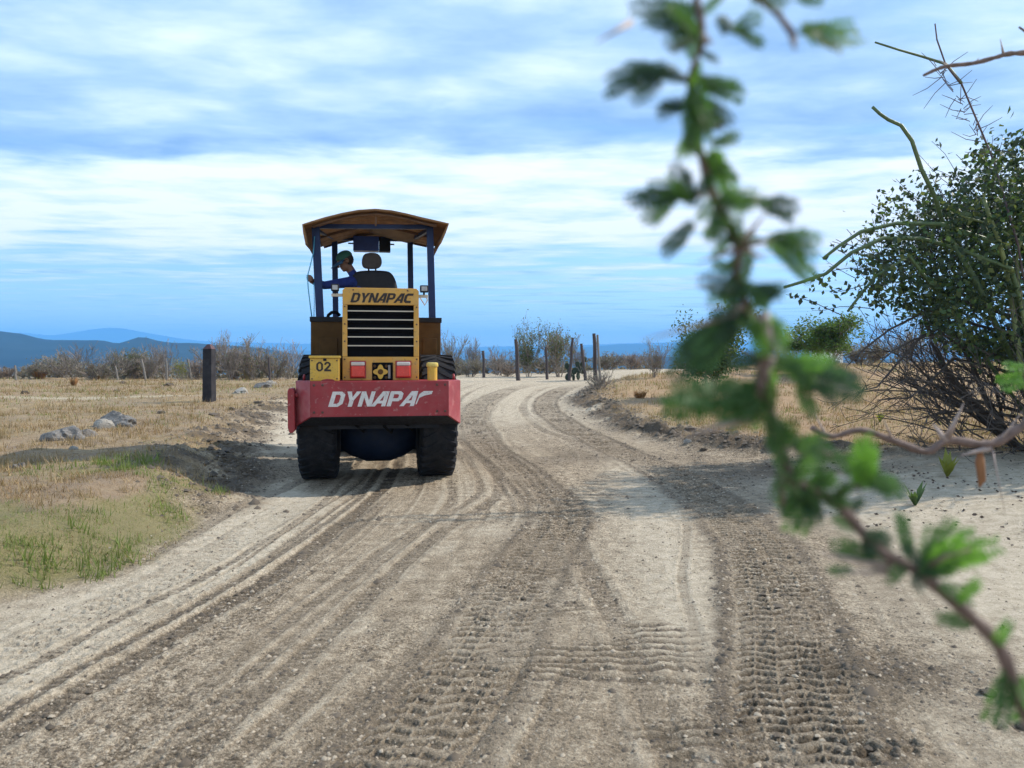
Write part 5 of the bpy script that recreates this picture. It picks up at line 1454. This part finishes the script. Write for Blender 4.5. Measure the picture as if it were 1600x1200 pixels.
# a second, stouter dead branch a little farther off, at the right edge
STEM2 = [(1268, 668), (1300, 682), (1345, 672), (1400, 690), (1448, 706), (1480, 688), (1530, 694), (1560, 690), (1600, 664), (1660, 630)]
g2 = (1.55, 1.30)
thorny('dead_thorn_branch', 'brown dead thorny branch reaching in from the right edge below the big bush', 'branch', (g2[0], g2[1], hz(*g2)), (STEM2, [(1.25, 1.25, 1.40), (1.45, 1.28, .9), (1.52, 1.30, .4), (g2[0], g2[1], hz(*g2)-.03)]), 1.25, .0085,
       [(1600, 590, 1556, 592, 2), (1602, 575, 1566, 572, 2), (1600, 600, 1562, 605, 2)],
       [(1480, 685, 1506, 630, .006), (1478, 690, 1458, 662, .007), (1290, 680, 1272, 645, .003), (1395, 688, 1380, 655, .003), (1545, 700, 1500, 712, .006), (1560, 692, 1600, 640, .003), (1550, 700, 1570, 800, .0018)],
       [([(1640, 620), (1612, 600), (1598, 592)], .003)], rs, lambda px, py: 1.25, 2)
# dry curled leaf hanging from it
lf = MB(); q = [at(px, py, 1.25) for px, py in ((1532, 700), (1531, 722), (1534, 750), (1530, 762))]
lf.tube(q, [.003, .007, .006, .001], 6); dl = lf.build('dry_leaf', mat('dry_leaf', (.30, .15, .07), .8, var=.3, vscale=30, trans=.3), None, smooth=True)
par = bpy.data.objects['dead_thorn_branch']; dl.parent = par
for v_ in dl.data.vertices: v_.co -= par.location
# third, thin leafless branch at the upper right
STEM3 = [(1443, 118), (1462, 109), (1482, 103), (1520, 99), (1555, 90), (1578, 84), (1620, 82), (1680, 80)]
g3 = (2.9, 2.2)
thorny('bare_branch', 'thin dark leafless branch entering from the upper right edge against the sky', 'branch', (g3[0], g3[1], hz(*g3)), (STEM3, [(2.1, 2.2, 2.45), (2.5, 2.2, 2.1), (2.8, 2.2, 1.2), (g3[0], g3[1], hz(*g3)-.03)]), 2.1, .0085, [],
       [(1568, 86, 1563, 60, .004), (1480, 103, 1466, 92, .003), (1524, 98, 1530, 90, .003)], [([(1640, 82), (1610, 55), (1592, 42)], .005)], rs, lambda px, py: 2.1, 1)

# small weeds on the sand at the right
def weed(px, py, hpx, m, lab, n, seed):
    p = ground_at(px, py); rs_ = random.Random(seed); o = empty('weed', p); h = hpx/F*p.y
    lm = MB()
    for k in range(n):
        a = rs_.uniform(0, 6.28); d = Vector((math.cos(a)*.5, math.sin(a)*.5, rs_.uniform(.6, 1.1))); L = h*rs_.uniform(.6, 1.0); s = Vector((-math.sin(a), math.cos(a), 0))*L*.10
        q = [Vector((0, 0, -.01)), d*L*.55, d*L+Vector((0, 0, -.1*L))]
        b = MB().add([q[0]-s*.3, q[0]+s*.3, q[1]+s, q[2], q[1]-s], [(0, 1, 2, 3, 4)]); b.build('leaf', m, o)
    tag(o, lab, 'plant', 'weeds on the sand')
weed(1480, 745, 46, M_lfy, 'bright yellow-green weed below the dead branch at right', 14, 1)
weed(1430, 790, 46, M_lfg, 'small dark green weed on the sand left of the yellow-green weed', 11, 2)
weed(1375, 660, 20, M_lfy, 'tiny green weed in the right field above the dead branch', 8, 3)

# ================================================================ GRASS, CLODS, LITTER (uncountable)
def blades(name, X, Y, h, m, seed, wd=.10, lean=.8):
    r = np.random.RandomState(seed); n = len(X); Z = height(X, Y)
    a = r.uniform(0, 6.28, n); ln = r.uniform(.1, lean, n)*h
    B = np.stack([X, Y, Z-.004], -1); sd = np.stack([-np.sin(a), np.cos(a), 0*a], -1)*(h*wd)[:, None]*.5
    T = B+np.stack([np.cos(a)*ln, np.sin(a)*ln, np.sqrt(np.maximum(h*h-ln*ln*.6, (.12*h)**2))], -1)
    V = np.stack([B-sd, B+sd, T], 1).reshape(-1, 3); k = np.arange(n)*3
    o = link(name, np_mesh(name, V, np.stack([k, k+1, k+2], -1), m)); tag(o, kind='stuff'); return o
r = np.random.RandomState(8)
def scatter(n, dmin, dmax, smin, smax, power=1.6):
    D = dmin*(dmax/dmin)**r.rand(n); s = r.uniform(smin, smax, n); return s*D, D
M_gd = mat('dry_grass', (.36, .26, .15), .9, var=.35, vscale=1.5, trans=.25)
M_gg = mat('green_grass', (.15, .19, .045), .85, var=.4, vscale=2, trans=.3)
M_gb = mat('brown_grass', (.24, .15, .075), .9, var=.35, vscale=1.5, trans=.2)
X, Y = scatter(260000, 4.2, 44, -.74, .74)
_, A, B_ = height(X, Y, True)
cl_ = fbm(X*2.2, Y*2.2, 231, 3)
keep = r.rand(len(X)) < A[:, 2]*(.25+.9*sst(.38, .62, cl_))*.95*(.22+.78*sst(.40, .54, fbm(X*.33, Y*.45, 247, 4)))
X, Y, A, cl_ = X[keep], Y[keep], A[keep], cl_[keep]
hgt_ = (.014+.0027*Y)*(.55+.9*r.rand(len(X)))*(.7+.8*cl_)
isg = r.rand(len(X)) < np.clip(A[:, 3]*1.5, 0, .8)
isb = (~isg) & (r.rand(len(X)) < .45)
blades('green_grass', X[isg], Y[isg], hgt_[isg]*1.0, M_gg, 1, .16, 1.15)
blades('brown_grass', X[isb], Y[isb], hgt_[isb]*1.1, M_gb, 2, .16, 1.25)
rest = ~(isg | isb); blades('dry_grass', X[rest], Y[rest], hgt_[rest], M_gd, 3, .16, 1.25)

# separate tufts of grass
nt = 5200
X, Y = scatter(nt, 4.6, 40, -.74, .72)
_, A, B_ = height(X, Y, True)
kp = (A[:, 2] > .45) & (r.rand(nt) < .25+.9*sst(.42, .6, fbm(X*.8, Y*.8, 241, 3)))
X, Y, A = X[kp], Y[kp], A[kp]
for nm, sel, m_, hs in (('green_grass_tufts', A[:, 3] > .30, M_gg, .075), ('dry_grass_tufts', A[:, 3] <= .30, M_gd, .07)):
    cx, cy = X[sel], Y[sel]; nb_ = 22
    sz = r.uniform(.5, 1.6, len(cx))
    bx2 = (cx[:, None]+r.normal(size=(len(cx), nb_))*.035*sz[:, None]*(1+.05*cy[:, None])).ravel(); by2 = (cy[:, None]+r.normal(size=(len(cx), nb_))*.035*sz[:, None]*(1+.05*cy[:, None])).ravel()
    hh2 = (np.repeat(sz, nb_)*hs*(.5+.7*r.rand(len(bx2))))*(1+.035*by2)
    blades(nm, bx2, by2, hh2, m_ if nm[0] == 'g' else mat('tuft_grass', (.30, .215, .115), .9, var=.5, vscale=2.5, trans=.2), 21, .09, 1.0)

def clods(name, X, Y, s, m, seed):
    rr = np.random.RandomState(seed); n = len(X); Z = height(X, Y)
    base = np.array([(1, 0, 0), (-.5, .87, 0), (-.5, -.87, 0), (0, 0, 1), (.5, .87, -.35), (-1, 0, -.35), (.5, -.87, -.35)])
    Fb = np.array([(0, 4, 3), (4, 1, 3), (1, 5, 3), (5, 2, 3), (2, 6, 3), (6, 0, 3)])
    a = rr.uniform(0, 6.28, n); c, sn = np.cos(a), np.sin(a)
    V = base[None]*s[:, None, None]*rr.uniform(.55, 1.25, (n, 7, 3))*np.array([1, 1, .62])
    V = np.stack([V[..., 0]*c[:, None]-V[..., 1]*sn[:, None], V[..., 0]*sn[:, None]+V[..., 1]*c[:, None], V[..., 2]], -1)
    V += np.stack([X, Y, Z+s*.05], -1)[:, None]
    Fc = (Fb[None]+(np.arange(n)*7)[:, None, None]).reshape(-1, 3)
    o = link(name, np_mesh(name, V.reshape(-1, 3), Fc, m)); tag(o, kind='stuff'); return o
X, Y = scatter(210000, 2.3, 24, -.72, .72)
_, A, B_ = height(X, Y, True)
pr = np.clip(.26*B_[:, 0]+.5*A[:, 0]*(.5+A[:, 0]) , 0, 1)*(1-.7*A[:, 2])
keep = r.rand(len(X)) < pr*.9
X, Y, A = X[keep], Y[keep], A[keep]
s = .0027*np.exp(r.normal(0, .55, len(X)))*(1+.10*Y)*(1+1.2*A[:, 0])
dk = r.rand(len(X)) < .5+.45*A[:, 0]
M_peb = mat('pale_pebble', (.34, .275, .20), .95, var=.35, vscale=30)
clods('soil_clods', X[dk], Y[dk], np.minimum(s[dk], .05), M_clod, 1); clods('gravel', X[~dk], Y[~dk], np.minimum(s[~dk], .018), M_peb, 2)
# bigger clods on the spoil banks
yy = r.uniform(7.5, 24, 1500); xx = left_edge(yy)-.25+r.normal(0, .38, 1500)
y2 = r.uniform(11, 30, 1500); x2 = right_edge(y2)+.3+r.normal(0, .38, 1500)
X = np.concatenate([xx, x2]); Y = np.concatenate([yy, y2])
clods('bank_clods', X, Y, np.minimum(.016*np.exp(r.normal(0, .6, len(X)))*(1+.03*Y), .10), M_clod, 3)
# leaf litter under the big bush
X = r.uniform(2.6, 7.5, 2600); Y = r.uniform(4.0, 11.5, 2600); k = (r.rand(2600) < (sst(4.0, 10, Y)*.7+.05)*sst(.40, .62, fbm(X*1.1, Y*1.1, 261, 3))) & (X > 2.2+.12*Y)
X, Y = X[k], Y[k]; Z = height(X, Y)
lm_ = leaf_mesh('leaf_litter', np.stack([X, Y, Z+.010], -1), .042, mat('dead_leaf', (.075, .050, .036), .9, var=.5, vscale=8), 12, .6, .85)
tag(link('leaf_litter', lm_), kind='stuff')
# scrub of the falling ground beyond
C = []
for k in range(900):
    D = 46*(2.8)**r.rand(); s_ = r.uniform(-.85, .85); x = s_*D; rad = r.uniform(.5, 1.5)*(D/60)
    g = hz(x, D); n = 34
    q = r.normal(size=(n, 3)); q /= np.linalg.norm(q, axis=1, keepdims=True); q *= (rad*r.rand(n)**.4)[:, None]; q[:, 2] = np.abs(q[:, 2])*.75
    C.append(q+np.array([x, D, g]))
lm_ = leaf_mesh('far_scrub', np.concatenate(C), .34, mat('scrub_leaf', (.15, .13, .095), .9, var=.5, vscale=.15, trans=.15), 13, .6)
tag(link('far_scrub', lm_), kind='stuff')
